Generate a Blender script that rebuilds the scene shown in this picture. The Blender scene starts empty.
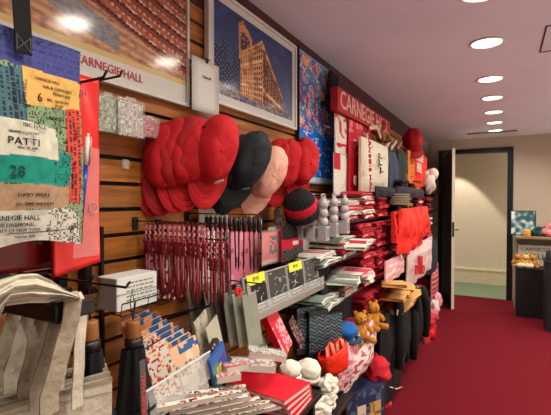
import bpy, bmesh, math, random
from mathutils import Vector, Matrix, noise
R = math.radians
C = bpy.context.scene.collection
sc = bpy.context.scene
rnd = random.Random(7)

# ------------------------------------------------------------------ camera
F = 414.0; EYE = 1.5; WX = -1.07; CEIL = 2.45; BACK = 7.1
cd = bpy.data.cameras.new('camera'); cam = bpy.data.objects.new('camera', cd); C.objects.link(cam)
cam.location = (0, 0, EYE); cam.rotation_euler = (R(90-1.04), 0, R(28.7))
cd.sensor_width = 36; cd.lens = F/551*36; cd.clip_start = 0.02
sc.camera = cam
MC = cam.rotation_euler.to_matrix()
# ------------------------------------------------------------------ world, exposure
w = bpy.data.worlds.new('world'); sc.world = w; w.use_nodes = True
w.node_tree.nodes['Background'].inputs[0].default_value = (0.9, 0.85, 0.8, 1)
w.node_tree.nodes['Background'].inputs[1].default_value = 0.05
vs = sc.view_settings
vs.view_transform = 'Standard'; vs.look = 'None'; vs.gamma = 1; vs.use_curve_mapping = False
vs.exposure = -1.0
LAMP_W = 15.0      # every ceiling downlight
LAMP_X = (-0.09, 1.25, 2.3); LAMP_Y = (0.05, 0.74, 1.43, 2.13, 2.82, 3.67, 4.35, 5.06, 5.75, 6.4)

# ------------------------------------------------------------------ rays from the photo onto real planes
def ray(u, v): return MC @ Vector(((u-275.5)/F, -(v-207.5)/F, -1))
def PX(u, v, X):
    r = ray(u, v); t = X/r.x; return Vector((X, r.y*t, EYE+r.z*t))
def W(u, v, d): return PX(u, v, WX+d)
def PY(u, v, Y):
    r = ray(u, v); t = Y/r.y; return Vector((r.x*t, Y, EYE+r.z*t))
def PZ(u, v, Z):
    r = ray(u, v); t = (Z-EYE)/r.z; return Vector((r.x*t, r.y*t, Z))

# ------------------------------------------------------------------ materials
def lin(c):
    return tuple(((x/255)/12.92 if x/255 <= .04045 else ((x/255+.055)/1.055)**2.4) for x in c)
_m = {}
def mat(name, rgb=(128,128,128), rough=.6, metal=0, var=0, scale=20, bump=0, bscale=60, emit=0, alpha=1, trans=0, attr=False, spec=.5, sheen=0, stretch=None, ior=1.45):
    if name in _m: return _m[name]
    m = bpy.data.materials.new(name); m.use_nodes = True; nt = m.node_tree; b = nt.nodes['Principled BSDF']
    c = lin(rgb); b.inputs['Base Color'].default_value = (*c, 1)
    b.inputs['Roughness'].default_value = rough; b.inputs['Metallic'].default_value = metal
    b.inputs['Specular IOR Level'].default_value = spec; b.inputs['IOR'].default_value = ior
    if sheen: b.inputs['Sheen Weight'].default_value = sheen
    if trans: b.inputs['Transmission Weight'].default_value = trans
    if alpha < 1: b.inputs['Alpha'].default_value = alpha
    if emit:
        b.inputs['Emission Color'].default_value = (*c, 1); b.inputs['Emission Strength'].default_value = emit
    tc = nt.nodes.new('ShaderNodeTexCoord'); mp = nt.nodes.new('ShaderNodeMapping')
    nt.links.new(tc.outputs['Object'], mp.inputs[0])
    if stretch: mp.inputs['Scale'].default_value = stretch
    src = None
    if attr:
        a = nt.nodes.new('ShaderNodeAttribute'); a.attribute_name = 'Col'; src = a.outputs['Color']
    if var or not attr:
        n = nt.nodes.new('ShaderNodeTexNoise'); n.inputs['Scale'].default_value = scale; n.inputs['Detail'].default_value = 5
        nt.links.new(mp.outputs[0], n.inputs[0])
        h = nt.nodes.new('ShaderNodeHueSaturation'); mr = nt.nodes.new('ShaderNodeMapRange')
        mr.inputs['From Min'].default_value = .3; mr.inputs['From Max'].default_value = .7
        mr.inputs['To Min'].default_value = 1-max(var, .04); mr.inputs['To Max'].default_value = 1+max(var, .04)
        nt.links.new(n.outputs['Fac'], mr.inputs[0]); nt.links.new(mr.outputs[0], h.inputs['Value'])
        if src: nt.links.new(src, h.inputs['Color'])
        else: h.inputs['Color'].default_value = (*c, 1)
        src = h.outputs[0]
    if src: nt.links.new(src, b.inputs['Base Color'])
    if bump:
        n2 = nt.nodes.new('ShaderNodeTexNoise'); n2.inputs['Scale'].default_value = bscale; n2.inputs['Detail'].default_value = 4
        nt.links.new(mp.outputs[0], n2.inputs[0])
        bp = nt.nodes.new('ShaderNodeBump'); bp.inputs['Strength'].default_value = bump; bp.inputs['Distance'].default_value = .01
        nt.links.new(n2.outputs['Fac'], bp.inputs['Height']); nt.links.new(bp.outputs[0], b.inputs['Normal'])
    _m[name] = m; return m
PRC = mat('printed_cloth', rough=.85, attr=True, var=.08, scale=60, bump=.25, bscale=40, sheen=.0)
PRP = mat('printed_paper', rough=.35, attr=True)
PRG = mat('printed_gloss', rough=.12, attr=True)
BLK = mat('black_metal', (14,13,14), .4)
BLKC = mat('black_cloth', (9,9,12), .9, bump=.3, bscale=30)
WOODH = mat('turned_wood', (128,80,38), .35, var=.2, scale=12, stretch=(1,1,.2))
SILV = mat('brushed_silver', (175,172,165), .35, .7)
WHT = mat('white_plastic', (228,226,218), .4)
PAPER = mat('white_paper', (222,222,212), .6)
CLEAR = mat('clear_acrylic', (235,240,240), .05, alpha=.22, spec=.8)
FILM = mat('plastic_film', (225,235,235), .12, alpha=.2, spec=1, bump=.8, bscale=22)
def cloth(rgb, name=None):
    return mat(name or 'cloth_%d_%d_%d' % rgb, rgb, .85, var=.1, scale=30, bump=.35, bscale=25)
RED = (205, 18, 38)

# ------------------------------------------------------------------ mesh helpers
def xf(loc=(0,0,0), rz=0, rx=0, ry=0, s=(1,1,1)):
    return Matrix.Translation(loc) @ Matrix.Rotation(rz,4,'Z') @ Matrix.Rotation(rx,4,'X') @ Matrix.Rotation(ry,4,'Y') @ Matrix.Diagonal((*s,1))
class B:
    """collects shapes for ONE mesh object"""
    def __init__(s): s.v=[]; s.f=[]; s.m=[]; s.c=[]; s.sm=[]; s.cur=0; s.T=Matrix()
    def add(s, vs, fs, col=None, smooth=True, mi=None):
        o=len(s.v); s.v += [s.T @ Vector(p) for p in vs]
        for i,f in enumerate(fs):
            s.f.append(tuple(o+k for k in f)); s.m.append(s.cur if mi is None else mi); s.sm.append(smooth)
            s.c.append((col[i] if isinstance(col, list) else col) or (128,128,128))
        return s
    def box(s, a, b, col=None, bev=0, mi=None):
        x0,y0,z0=a; x1,y1,z1=b
        if bev<=0:
            vs=[(x0,y0,z0),(x1,y0,z0),(x1,y1,z0),(x0,y1,z0),(x0,y0,z1),(x1,y0,z1),(x1,y1,z1),(x0,y1,z1)]
            return s.add(vs,[(0,3,2,1),(4,5,6,7),(0,1,5,4),(1,2,6,5),(2,3,7,6),(3,0,4,7)],col,False,mi)
        bm=bmesh.new(); bmesh.ops.create_cube(bm,size=1)
        for v in bm.verts: v.co=Vector(((x0+x1)/2+v.co.x*(x1-x0),(y0+y1)/2+v.co.y*(y1-y0),(z0+z1)/2+v.co.z*(z1-z0)))
        bmesh.ops.bevel(bm,geom=bm.edges[:],offset=bev,segments=2,affect='EDGES',profile=.5)
        bm.verts.index_update(); s.add([v.co.copy() for v in bm.verts],[[v.index for v in f.verts] for f in bm.faces],col,False,mi); bm.free(); return s
    def tube(s, pts, r, n=8, col=None, cap=True, mi=None):
        pts=[Vector(p) for p in pts]; rs=r if isinstance(r,(list,tuple)) else [r]*len(pts)
        vs=[]; fs=[]; prev=None
        for i,p in enumerate(pts):
            t=(pts[min(i+1,len(pts)-1)]-pts[max(i-1,0)]).normalized()
            if prev is None:
                a=Vector((0,0,1)) if abs(t.z)<.9 else Vector((1,0,0)); x=t.cross(a).normalized()
            else: x=(prev-t*prev.dot(t)).normalized()
            prev=x; y=t.cross(x)
            for k in range(n):
                an=2*math.pi*k/n; vs.append(p+(x*math.cos(an)+y*math.sin(an))*rs[i])
        for i in range(len(pts)-1):
            for k in range(n):
                fs.append((i*n+k,i*n+(k+1)%n,(i+1)*n+(k+1)%n,(i+1)*n+k))
        if cap: fs.append(tuple(range(n))[::-1]); fs.append(tuple((len(pts)-1)*n+k for k in range(n)))
        return s.add(vs,fs,col,True,mi)
    def ball(s, c, r, nu=14, nv=9, col=None, M=None, bumps=0, seed=0, mi=None):
        r=r if isinstance(r,(tuple,list)) else (r,r,r); vs=[]; fs=[]
        for j in range(nv+1):
            th=math.pi*j/nv
            for i in range(nu):
                ph=2*math.pi*i/nu; p=Vector((math.sin(th)*math.cos(ph),math.sin(th)*math.sin(ph),math.cos(th)))
                k=1+(bumps*noise.noise(p*2.2+Vector((seed*3.1,seed,0))) if bumps else 0)
                q=Vector((p.x*r[0],p.y*r[1],p.z*r[2]))*k
                if M: q=M@q
                vs.append(Vector(c)+q)
        for j in range(nv):
            for i in range(nu): fs.append((j*nu+i,(j+1)*nu+i,(j+1)*nu+(i+1)%nu,j*nu+(i+1)%nu))
        return s.add(vs,fs,col,True,mi)
    def grid(s, nx, ny, pf, cf=None, thick=0, nrm=(0,-1,0), backcol=None, smooth=True, mi=None):
        """sheet with a front and (if thick) a back; pf(s,t)->point, cf(s,t)->rgb"""
        P=[[Vector(pf(i/nx,j/ny)) for i in range(nx+1)] for j in range(ny+1)]
        vs=[p for row in P for p in row]; fs=[]; cs=[]
        for j in range(ny):
            for i in range(nx):
                a=j*(nx+1)+i; fs.append((a,a+1,a+nx+2,a+nx+1)); cs.append(cf((i+.5)/nx,(j+.5)/ny) if cf else None)
        if thick:
            N=Vector(nrm)*-thick; n0=len(vs); vs+= [p+N for p in vs]
            ff=len(fs)
            for k in range(ff):
                fs.append(tuple(n0+q for q in fs[k][::-1])); cs.append(backcol or cs[k])
            def side(idx):
                for a,b in zip(idx,idx[1:]): fs.append((b,a,n0+a,n0+b)); cs.append(backcol or cs[0])
            side([i for i in range(nx+1)]); side([ny*(nx+1)+i for i in range(nx,-1,-1)])
            side([j*(nx+1) for j in range(ny,-1,-1)]); side([j*(nx+1)+nx for j in range(ny+1)])
        return s.add(vs,fs,cs,smooth,mi)
    def lathe(s, prof, n=20, col=None, mi=None):
        vs=[]; fs=[]
        for r,z in prof:
            for k in range(n): vs.append((r*math.cos(2*math.pi*k/n),r*math.sin(2*math.pi*k/n),z))
        for i in range(len(prof)-1):
            for k in range(n): fs.append((i*n+k,i*n+(k+1)%n,(i+1)*n+(k+1)%n,(i+1)*n+k))
        return s.add(vs,fs,col,True,mi)
    def ribbon(s, pts, w, th, wd=(1,0,0), col=None, mi=None):
        """flat strap along pts; wd = width direction (vector or one per point)"""
        pts=[Vector(p) for p in pts]; vs=[]; fs=[]
        for i,p in enumerate(pts):
            t=(pts[min(i+1,len(pts)-1)]-pts[max(i-1,0)]).normalized()
            a=Vector(wd[i] if isinstance(wd,list) else wd); a=(a-t*a.dot(t)).normalized(); n=t.cross(a)
            for q in (-a*w/2-n*th/2, a*w/2-n*th/2, a*w/2+n*th/2, -a*w/2+n*th/2): vs.append(p+q)
        for i in range(len(pts)-1):
            for k in range(4): fs.append((i*4+k,i*4+(k+1)%4,(i+1)*4+(k+1)%4,(i+1)*4+k))
        fs.append((3,2,1,0)); e=(len(pts)-1)*4; fs.append((e,e+1,e+2,e+3))
        return s.add(vs,fs,col,False,mi)
    def text(s, string, size, M, col=None, mi=None, ext=.0006, sx=1):
        vs,fs=text_data(string,ext/size)
        s.T, old = s.T@M@Matrix.Diagonal((size*sx,size,size,1)), s.T
        s.add(vs,fs,col,False,mi); s.T=old; return s
_t={}
def text_data(string, ext):
    k=(string,round(ext,4))
    if k in _t: return _t[k]
    cu=bpy.data.curves.new('lettering','FONT'); cu.body=string; cu.extrude=ext; cu.resolution_u=2; cu.align_x='CENTER'; cu.align_y='CENTER'
    o=bpy.data.objects.new('lettering',cu); C.objects.link(o); bpy.context.view_layer.update()
    me=bpy.data.meshes.new_from_object(o.evaluated_get(bpy.context.evaluated_depsgraph_get()))
    _t[k]=([v.co.copy() for v in me.vertices],[tuple(p.vertices) for p in me.polygons])
    bpy.data.objects.remove(o); bpy.data.meshes.remove(me); return _t[k]
FRONT = Matrix.Rotation(R(90),4,'X')       # text standing up, read from -Y

def ob(name, b, mats, parent=None, M=None, **kw):
    me=bpy.data.meshes.new(name); me.from_pydata(b.v,[],b.f)
    for m in (mats if isinstance(mats,(list,tuple)) else [mats]): me.materials.append(m)
    me.polygons.foreach_set('material_index', b.m); me.polygons.foreach_set('use_smooth', b.sm)
    ca=me.color_attributes.new('Col','FLOAT_COLOR','CORNER'); flat=[]; cache={}
    for f,c in zip(b.f,b.c):
        c=tuple(c)
        if c not in cache: cache[c]=(*lin(c),1.0)
        flat += cache[c]*len(f)
    ca.data.foreach_set('color', flat); me.update()
    o=bpy.data.objects.new(name,me); C.objects.link(o)
    if parent: o.parent=parent
    if M is not None: o.matrix_local = M
    for k,v in kw.items():
        if v: o[k]=v
    return o
def thing(name, label, cat, loc=(0,0,0), rz=0, group=None, M=None):
    o=bpy.data.objects.new(name,None); C.objects.link(o); o.empty_display_size=.02
    if M is not None: o.matrix_world=M
    else: o.location=loc; o.rotation_euler=(0,0,rz)
    o['label']=label; o['category']=cat
    if group: o['group']=group
    return o
def dup(root, M, label, group=None):
    r=root.copy(); C.objects.link(r); r.matrix_world=M; r['label']=label
    if group: r['group']=group
    for ch in list(root.children):
        c=ch.copy(); C.objects.link(c); c.parent=r
        for g in list(ch.children):
            d=g.copy(); C.objects.link(d); d.parent=c
    return r
def tagm(o, label, cat, group=None):
    o['label']=label; o['category']=cat
    if group: o['group']=group
    return o
def st(name, b, m, M=None): return ob(name, b, m, M=M, kind='structure')
WF = R(90)   # things on the slat wall: local x runs away along the wall, local -y faces the aisle
def wallM(p, tilt=0, yaw=0, roll=0):
    return Matrix.Translation(p) @ Matrix.Rotation(WF+yaw,4,'Z') @ Matrix.Rotation(tilt,4,'X') @ Matrix.Rotation(roll,4,'Y')
ORD = ['topmost','second from the top','third from the top','fourth from the top','fifth from the top','sixth from the top','seventh from the top','eighth from the top','ninth from the top','tenth from the top']
POS = ['nearest','second nearest','third nearest','fourth nearest','fifth nearest','sixth nearest','seventh nearest','eighth nearest','ninth nearest','tenth nearest','eleventh nearest','twelfth nearest','thirteenth nearest','fourteenth nearest','fifteenth nearest','sixteenth nearest']
def mix(a,b,t): return tuple(a[i]+(b[i]-a[i])*t for i in range(3))
def q(c): return tuple(int(x/6)*6 for x in c)
def hsh(*a):
    x=math.sin(sum((i+1)*12.9898*v*(1+.37*i) for i,v in enumerate(a)))*43758.5453; return x-math.floor(x)

# ================================================================== SETTING
wall_paint = mat('wall_paint', (178,166,150), .8, var=.04)
b=B(); b.grid(1,1,lambda s,t:(-3+8*s,-2.5+9.7*t,0),None); 
carpet = mat('red_carpet', (104,20,32), .95, var=.14, scale=160, bump=.5, bscale=300, spec=.1)
b=B().box((-1.3,-2.6,-.05),(1.35,BACK,0),mi=0); b.box((1.35,-2.6,-.05),(3.2,BACK,0),mi=1); st('floor', b, [carpet, mat('added_bounce_floor',(226,224,220),.6,var=.05)])  # pale strip out of view is added to bounce neutral light upward
b=B().box((-1.3,-2.6,CEIL),(3.2,BACK+.12,CEIL+.1)); st('ceiling', b, mat('ceiling_paint', (216,212,228), .85, var=.02, scale=2))
# slat wall: boards with dark slots between them
b=B(); b.box((WX-.06,-2.6,0),(WX-.012,BACK,CEIL-.001),mi=1)
z=1.473-.0815*18+.004
while z<2.26:
    b.box((WX-.013,-2.6,z),(WX,BACK-.75,min(z+.0815-.0135,2.27)),bev=0,mi=0); z+=.0815
b.box((WX-.013,BACK-.75,0),(WX,BACK,CEIL-.001),mi=2)
b.box((WX-.012,-2.6,2.272),(WX+.004,BACK-.75,CEIL-.001),mi=3)
slat=mat('slat_wood', (158,98,42), .28, var=.5, scale=5, stretch=(3,.6,9), spec=.5, bump=.1)
st('wall_left', b, [slat, mat('slot_black',(8,6,5),.8), wall_paint, mat('dark_wood',(66,30,24),.5,var=.2)])
# back wall with the doorway
DX0,DX1,DZ=-.84,.065,2.22
b=B(); b.box((WX-.06,BACK,0),(DX0-.05,BACK+.12,CEIL)); b.box((DX1+.05,BACK,0),(3.2,BACK+.12,CEIL)); b.box((DX0-.05,BACK,DZ+.05),(DX1+.05,BACK+.12,CEIL))
st('wall_back', b, wall_paint)
pale=mat('pale_wall_paint',(232,222,212),.8); b=B().box((3.1,-2.6,0),(3.2,BACK,CEIL)); st('wall_right', b, pale)
b=B().box((-1.3,-2.7,0),(3.2,-2.6,CEIL)); st('wall_front', b, pale)
bf=mat('black_frame_paint',(13,14,22),.4)
b=B(); b.box((DX0-.06,BACK-.02,0),(DX0,BACK+.14,DZ+.07)); b.box((DX1,BACK-.02,0),(DX1+.075,BACK+.14,DZ+.07)); b.box((DX0,BACK-.02,DZ),(DX1,BACK+.14,DZ+.07))
st('trim_1', b, bf)
b=B().box((DX1+.075,BACK-.012,0),(3.1,BACK,.1)); st('baseboard_back', b, mat('base_paint',(178,160,140),.5))
# the passage beyond
cream=mat('cream_paint',(236,224,202),.8)
b=B().box((-2.6,8.25,0),(2.6,8.35,2.9)); st('wall_passage', b, cream)
b=B().box((-2.6,BACK+.0,-.05),(2.6,8.25,0.001)); st('floor_passage', b, mat('green_carpet',(120,136,112),.95,var=.25,scale=90,bump=.4,bscale=200))
b=B().box((-2.6,BACK+.12,2.8),(2.6,8.25,2.9)); st('ceiling_passage', b, cream)
b=B().box((-2.7,BACK+.12,0),(-2.6,8.35,2.9)); b.box((2.6,BACK+.12,0),(2.7,8.35,2.9)); st('wall_passage_end', b, cream)
b=B().box((-2.6,8.23,0),(2.6,8.25,.26)); b.box((-2.6,8.222,.235),(2.6,8.23,.262)); st('baseboard_passage', b, mat('cream_gloss',(236,222,190),.35))
# door leaf standing open into the shop
h=Vector((-.84,BACK-.03,0)); e=PZ(452.5,310,0); dv=(e-h); L=dv.length; an=math.atan2(dv.y,dv.x)
D=ob('door_1', B().box((0,-.018,.008),(L-.004,.010,2.2)), [mat('door_dark',(46,42,44),.35)], M=xf(h,an), kind='structure')
ob('door_edge', B().box((L-.004,-.018,.008),(L+.004,.018,2.2)).box((.0,.0105,.008),(L-.0045,.018,2.2)), mat('door_cream',(214,206,190),.5), D)
hb=B(); hb.box((L+.004,-.012,1.0),(L+.007,.012,1.2)); hb.box((L-.09,.018,1.0),(L-.04,.022,1.2)); hb.tube([(L-.065,.02,1.09),(L-.065,.075,1.09),(L-.17,.08,1.09)],.008,8)
hb.box((L-.09,-.022,1.0),(L-.04,-.018,1.2)); hb.tube([(L-.065,-.022,1.09),(L-.065,-.06,1.09),(L-.17,-.065,1.09)],.008,8)
ob('door_handle', hb, BLK, D)
# ceiling hatch outline and the air slot over the door
a0=PZ(540,52,CEIL); a1=PZ(545.5,26,CEIL)
b=B(); b.box((a0.x-.004,a1.y,CEIL-.004),(a0.x+.004,a0.y,CEIL)); b.box((a0.x-.004,a1.y-.004,CEIL-.004),(a0.x+.6,a1.y+.004,CEIL)); b.box((a0.x+.596,a1.y,CEIL-.004),(a0.x+.604,a0.y,CEIL)); b.box((a0.x-.004,a0.y-.004,CEIL-.004),(a0.x+.6,a0.y+.004,CEIL))
st('trim_2', b, mat('hatch_line',(40,28,28),.6))
p0=PZ(470,139,CEIL)
b=B(); b.box((p0.x,6.5,CEIL-.012),(p0.x+.62,6.58,CEIL)); st('trim_3', b, mat('air_slot',(120,100,96),.5))
# downlights: the aisle row, plus two unseen rows added for ceiling bounce
k=0
for X in LAMP_X:
    for i,Y in enumerate(LAMP_Y):
        inview = X<0 and i>=3
        lab = (['ceiling downlight cut by the top edge above the aisle','largest whole round ceiling downlight, nearest over the red carpet','ceiling downlight second after the one at the top edge','ceiling downlight between the second and the fourth of the row','fourth round downlight of the row towards the doorway','small round downlight next to the last of the row','farthest and smallest ceiling downlight, just before the doorway'][i-3] if inview else 'round downlight in the ceiling %s' % ('over the aisle behind the viewer' if X<0 else 'of the added unseen second row on the right side' if X<2 else 'of the added unseen third row by the right wall'))
        t=thing('ceiling_downlight', lab, 'ceiling light', (X,Y,CEIL), 0, 'recessed downlights along the aisle' if X<0 else 'added unseen downlights for ceiling bounce')
        ob('trim_ring', B().lathe([(.083,-.001),(.098,-.001),(.099,-.006),(.09,-.009),(.083,-.006),(.083,-.001)],28), mat('ring_white',(225,215,210),.4), t)
        ob('lens', B().lathe([(.0001,-.004),(.083,-.004)],28).lathe([(.0001,-.0045),(.083,-.0045)],28), mat('lamp_lens',(255,250,240),.3,emit=7), t)
        ld=bpy.data.lights.new('downlight_lamp','AREA'); ld.shape='DISK'; ld.size=.15; ld.energy=LAMP_W; ld.color=(1,.9,.78); ld.spread=R(150)
        lo=bpy.data.objects.new('downlight_lamp',ld); C.objects.link(lo); lo.parent=t; lo.location=(0,0,-.012)
        ld.cycles.use_multiple_importance_sampling=True
ld=bpy.data.lights.new('passage_lamp','SPOT'); ld.energy=270; ld.spot_size=R(64); ld.spot_blend=.18; ld.color=(1,.87,.7); ld.shadow_soft_size=.02
lo=bpy.data.objects.new('passage_lamp',ld); C.objects.link(lo); lo.location=(-.75,7.72,2.78)
ld=bpy.data.lights.new('passage_fill_light','AREA'); ld.shape='DISK'; ld.size=.5; ld.energy=30; ld.color=(1,.88,.72)  # added ambient fill for the upper passage wall, no fixture behind it
lo=bpy.data.objects.new('passage_fill_light',ld); C.objects.link(lo); lo.location=(1.3,7.5,2.78)

# ================================================================== WORLD-SPACE HELPERS FOR THINGS ON THE WALL
def dep(p): return -(MC.transposed() @ (Vector(p)-cam.location)).z
def BW(M):
    b=B(); b.T=M.inverted(); return b
def wtext(b, s, u, v, hpx, d, rot=0, col=None, mi=None, sx=1):
    p=W(u,v,d); size=hpx*dep(p)/F*1.38
    b.text(s, size, Matrix.Translation(p)@Matrix.Rotation(WF,4,'Z')@FRONT@Matrix.Rotation(rot,4,'Z'), col, mi, sx=sx)
def inpoly(x,y,P):
    c=False; j=len(P)-1
    for i in range(len(P)):
        if (P[i][1]>y)!=(P[j][1]>y) and x<(P[j][0]-P[i][0])*(y-P[i][1])/(P[j][1]-P[i][1])+P[i][0]: c=not c
        j=i
    return c

# ================================================================== POSTERS
def poster(label, u0, u1, um, vb, nx, ny, art, frame_rgb, mat_rgb, fw=.012, mw=.03, ztop=None, Y0=None, texts=None, d=.03):
    pr=W(u1,vb,d); Y1=pr.y; z0=pr.z; Y0=Y0 if Y0 is not None else W(u0,vb,d).y
    z1=ztop if ztop else 2.38
    w_=Y1-Y0; h_=z1-z0
    t=thing('framed_poster', label, 'poster', M=wallM((WX+.008,Y0,z0)))
    b=B()
    for a in [((0,-.022,0),(fw,0,h_)),((w_-fw,-.022,0),(w_,0,h_)),((fw,-.022,0),(w_-fw,0,fw)),((fw,-.022,h_-fw),(w_-fw,0,h_))]: b.box(*a)
    ob('frame', b, mat('frame_%d'%frame_rgb[0], frame_rgb, .35), t)
    def cf(s,tt):
        x=s*(w_-2*fw)/mw; y=tt*(h_-2*fw)/mw; X=(w_-2*fw)/mw; Y=(h_-2*fw)/mw
        if mw and (x<1 or y<1 or X-x<1 or Y-y<1): return mat_rgb
        return q(art((x-1)/(X-2),(y-1)/(Y-2)))
    b=B().grid(nx,ny,lambda s,tt:(fw+s*(w_-2*fw),-.014,fw+tt*(h_-2*fw)),cf,.008)
    if texts: texts(b,w_,h_)
    ob('print', b, PRG, t); return t
def hall_art(s,t):
    # tiers of a gilded auditorium above a cream band with the name
    if t<.125: return (206,205,200)
    if t<.165+.0*s: return (205,180,120)
    y=t-.30*s**1.2*.0
    # seats and shaded aisle
    dgl=t-(.62-.42*s)
    if dgl<0:
        n=noise.noise(Vector((s*30,t*40,0)))
        base=mix((176,122,108),(206,170,120),.5+.5*math.sin((t+s*.25)*120))
        if abs(dgl+.12)<.07 and s<.6: base=mix((120,124,132),(190,190,190),max(0,n+.3))
        return mix(base,(90,60,60),max(0,n)*.7)
    v=(dgl+.09*math.sin(s*2.5))*9.5
    fr=v-math.floor(v); n=noise.noise(Vector((s*50,t*70,3)))
    if fr<.16: c=(88,44,40)
    elif fr<.3: c=(232,200,168) if hsh(int(s*46),int(v))>.45 else (170,98,80)
    elif fr<.55: c=(186,110,88)
    elif fr<.7: c=(226,176,146) if int(s*70)%2 else (170,96,80)
    else: c=(146,80,66)
    return mix(c,(60,30,30),max(0,n)*.6)
def night_art(s,t):
    sky=mix((84,112,160),(44,62,110),t); c=sky
    n=noise.noise(Vector((s*9,t*9,5)))
    c=mix(c,(70,100,170),max(0,n)*.6)
    if s<.36 and t<.52+.14*math.sin(int(s*16)*2.3): c=(34,48,78) if (int(s*60)+int(t*50))%3 else (92,110,140)
    if inpoly(s,t,[(.25,.5),(.25,.9),(.30,.985),(.41,.80),(.41,.55)]):
        c=(212,150,92) if (t>.84-.9*abs(s-.31) and t<.93-.9*abs(s-.31)) or .385<s or .25<s<.268 else (84,62,66)
        if hsh(int(s*70),int(t*60))>.75: c=(196,140,96)
    r1=.58+.30*(s-.27)/.27; r2=.88-.60*(s-.54)/.29
    if .27<s<=.545 and .07<t<r1:
        k=(r1-t)/(r1-.07); c=(226,172,116)
        if k>.05 and int(s*75)%2 and (k*11)%1>.35: c=(96,64,60)
        if .30<k<.34 or .72<k<.75: c=(246,206,160)
        c=mix(c,(120,84,80),max(0,noise.noise(Vector((s*14,t*14,1)))))
    elif .545<s<.84 and .04<t<r2:
        k=(r2-t)/(r2-.04); c=(92,66,66)
        if k<.10 or .70<k<.78: c=(234,176,116)
        elif int(s*60)%2 and (k*12)%1>.5: c=(190,132,90)
        c=mix(c,(60,50,64),max(0,noise.noise(Vector((s*18,t*18,1)))))
    elif t<.13: c=mix((170,160,150),(70,80,110),hsh(int(s*50),int(t*60)))
    if .86<s and t<.42+.1*math.sin(int(s*30)): c=mix(c,(96,110,140),hsh(int(s*60),int(t*60)))
    return c
def fest_art(s,t):
    if t<.045: return (196,214,220)
    if t<.42:
        x=s-.5; n=noise.noise(Vector((s*5,t*14,2)))
        if abs(n-.02)<.035 and .1<s<.9: return (216,228,236)
        if hsh(int(s*16),int(t*40))>.965: return (200,215,235)
        return (24,122,224)
    n=noise.noise(Vector((s*6,t*9,8))); m=noise.noise(Vector((s*8+4,t*10,3)))
    c=(86,108,168)
    if n>.12: c=(222,140,140)
    if n>.3: c=(236,170,120)
    if m>.22: c=(60,150,200)
    if m<-.28: c=(140,90,150)
    if abs(n)<.03: c=(210,200,220)
    if hsh(int(s*30),int(t*50))>.9: c=mix(c,(240,220,210),.7)
    return c
def hall_text(b,w_,h_):
    b.text('CARNEGIE HALL', .036, xf((w_*.555,-.0165,.045))@FRONT, (196,66,84), sx=.95)
poster('large framed interior view of a tiered red and gold hall, name at its foot', -60,190,60,107,150,110,hall_art,(206,204,198),(206,205,200),mw=.0001,texts=hall_text)
poster('framed night view of an orange lit tall building under a blue sky', 209,297,250,130,120,110,night_art,(214,214,208),(206,208,206),mw=.035,fw=.012)
poster('narrow framed poster, colourful above and bright blue below, right of the night view', 299,334.5,316,187,50,110,fest_art,(24,26,44),(150,170,190),mw=.012,fw=.01,ztop=2.40)
# paper price sheet between the two big posters
M=wallM((WX+.05,W(192,104,.05).y,W(192,104,.05).z)); a=W(192,52,.05); c=W(219,64,.05); e=W(219,116,.05)
wd=c.y-a.y; hh=a.z-M.translation.z
t=thing('price_sheet','white paper sheet hung between the auditorium poster and the night view','sign',M=M)
ob('paper', B().grid(4,8,lambda s,tt:(s*wd,-.004*math.sin(s*3),-.02+tt*(hh+.01)),lambda s,tt:(205,206,200),.001), PRP, t)
b=BW(M)
for s_,u,v,hp in (('CARNEGIE',208,59.5,1.6),('HALL',208,62,1.4),('Posters $8',207,78,2.6)): wtext(b,s_,u,v,hp,.0575,-.0,sx=.8)
ob('lettering', b, mat('ink',(60,58,60),.7), t)
ob('holder_pin', B().box((wd*.45,-.004,hh-.02),(wd*.55,.042,hh-.005)), BLK, t)

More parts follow.
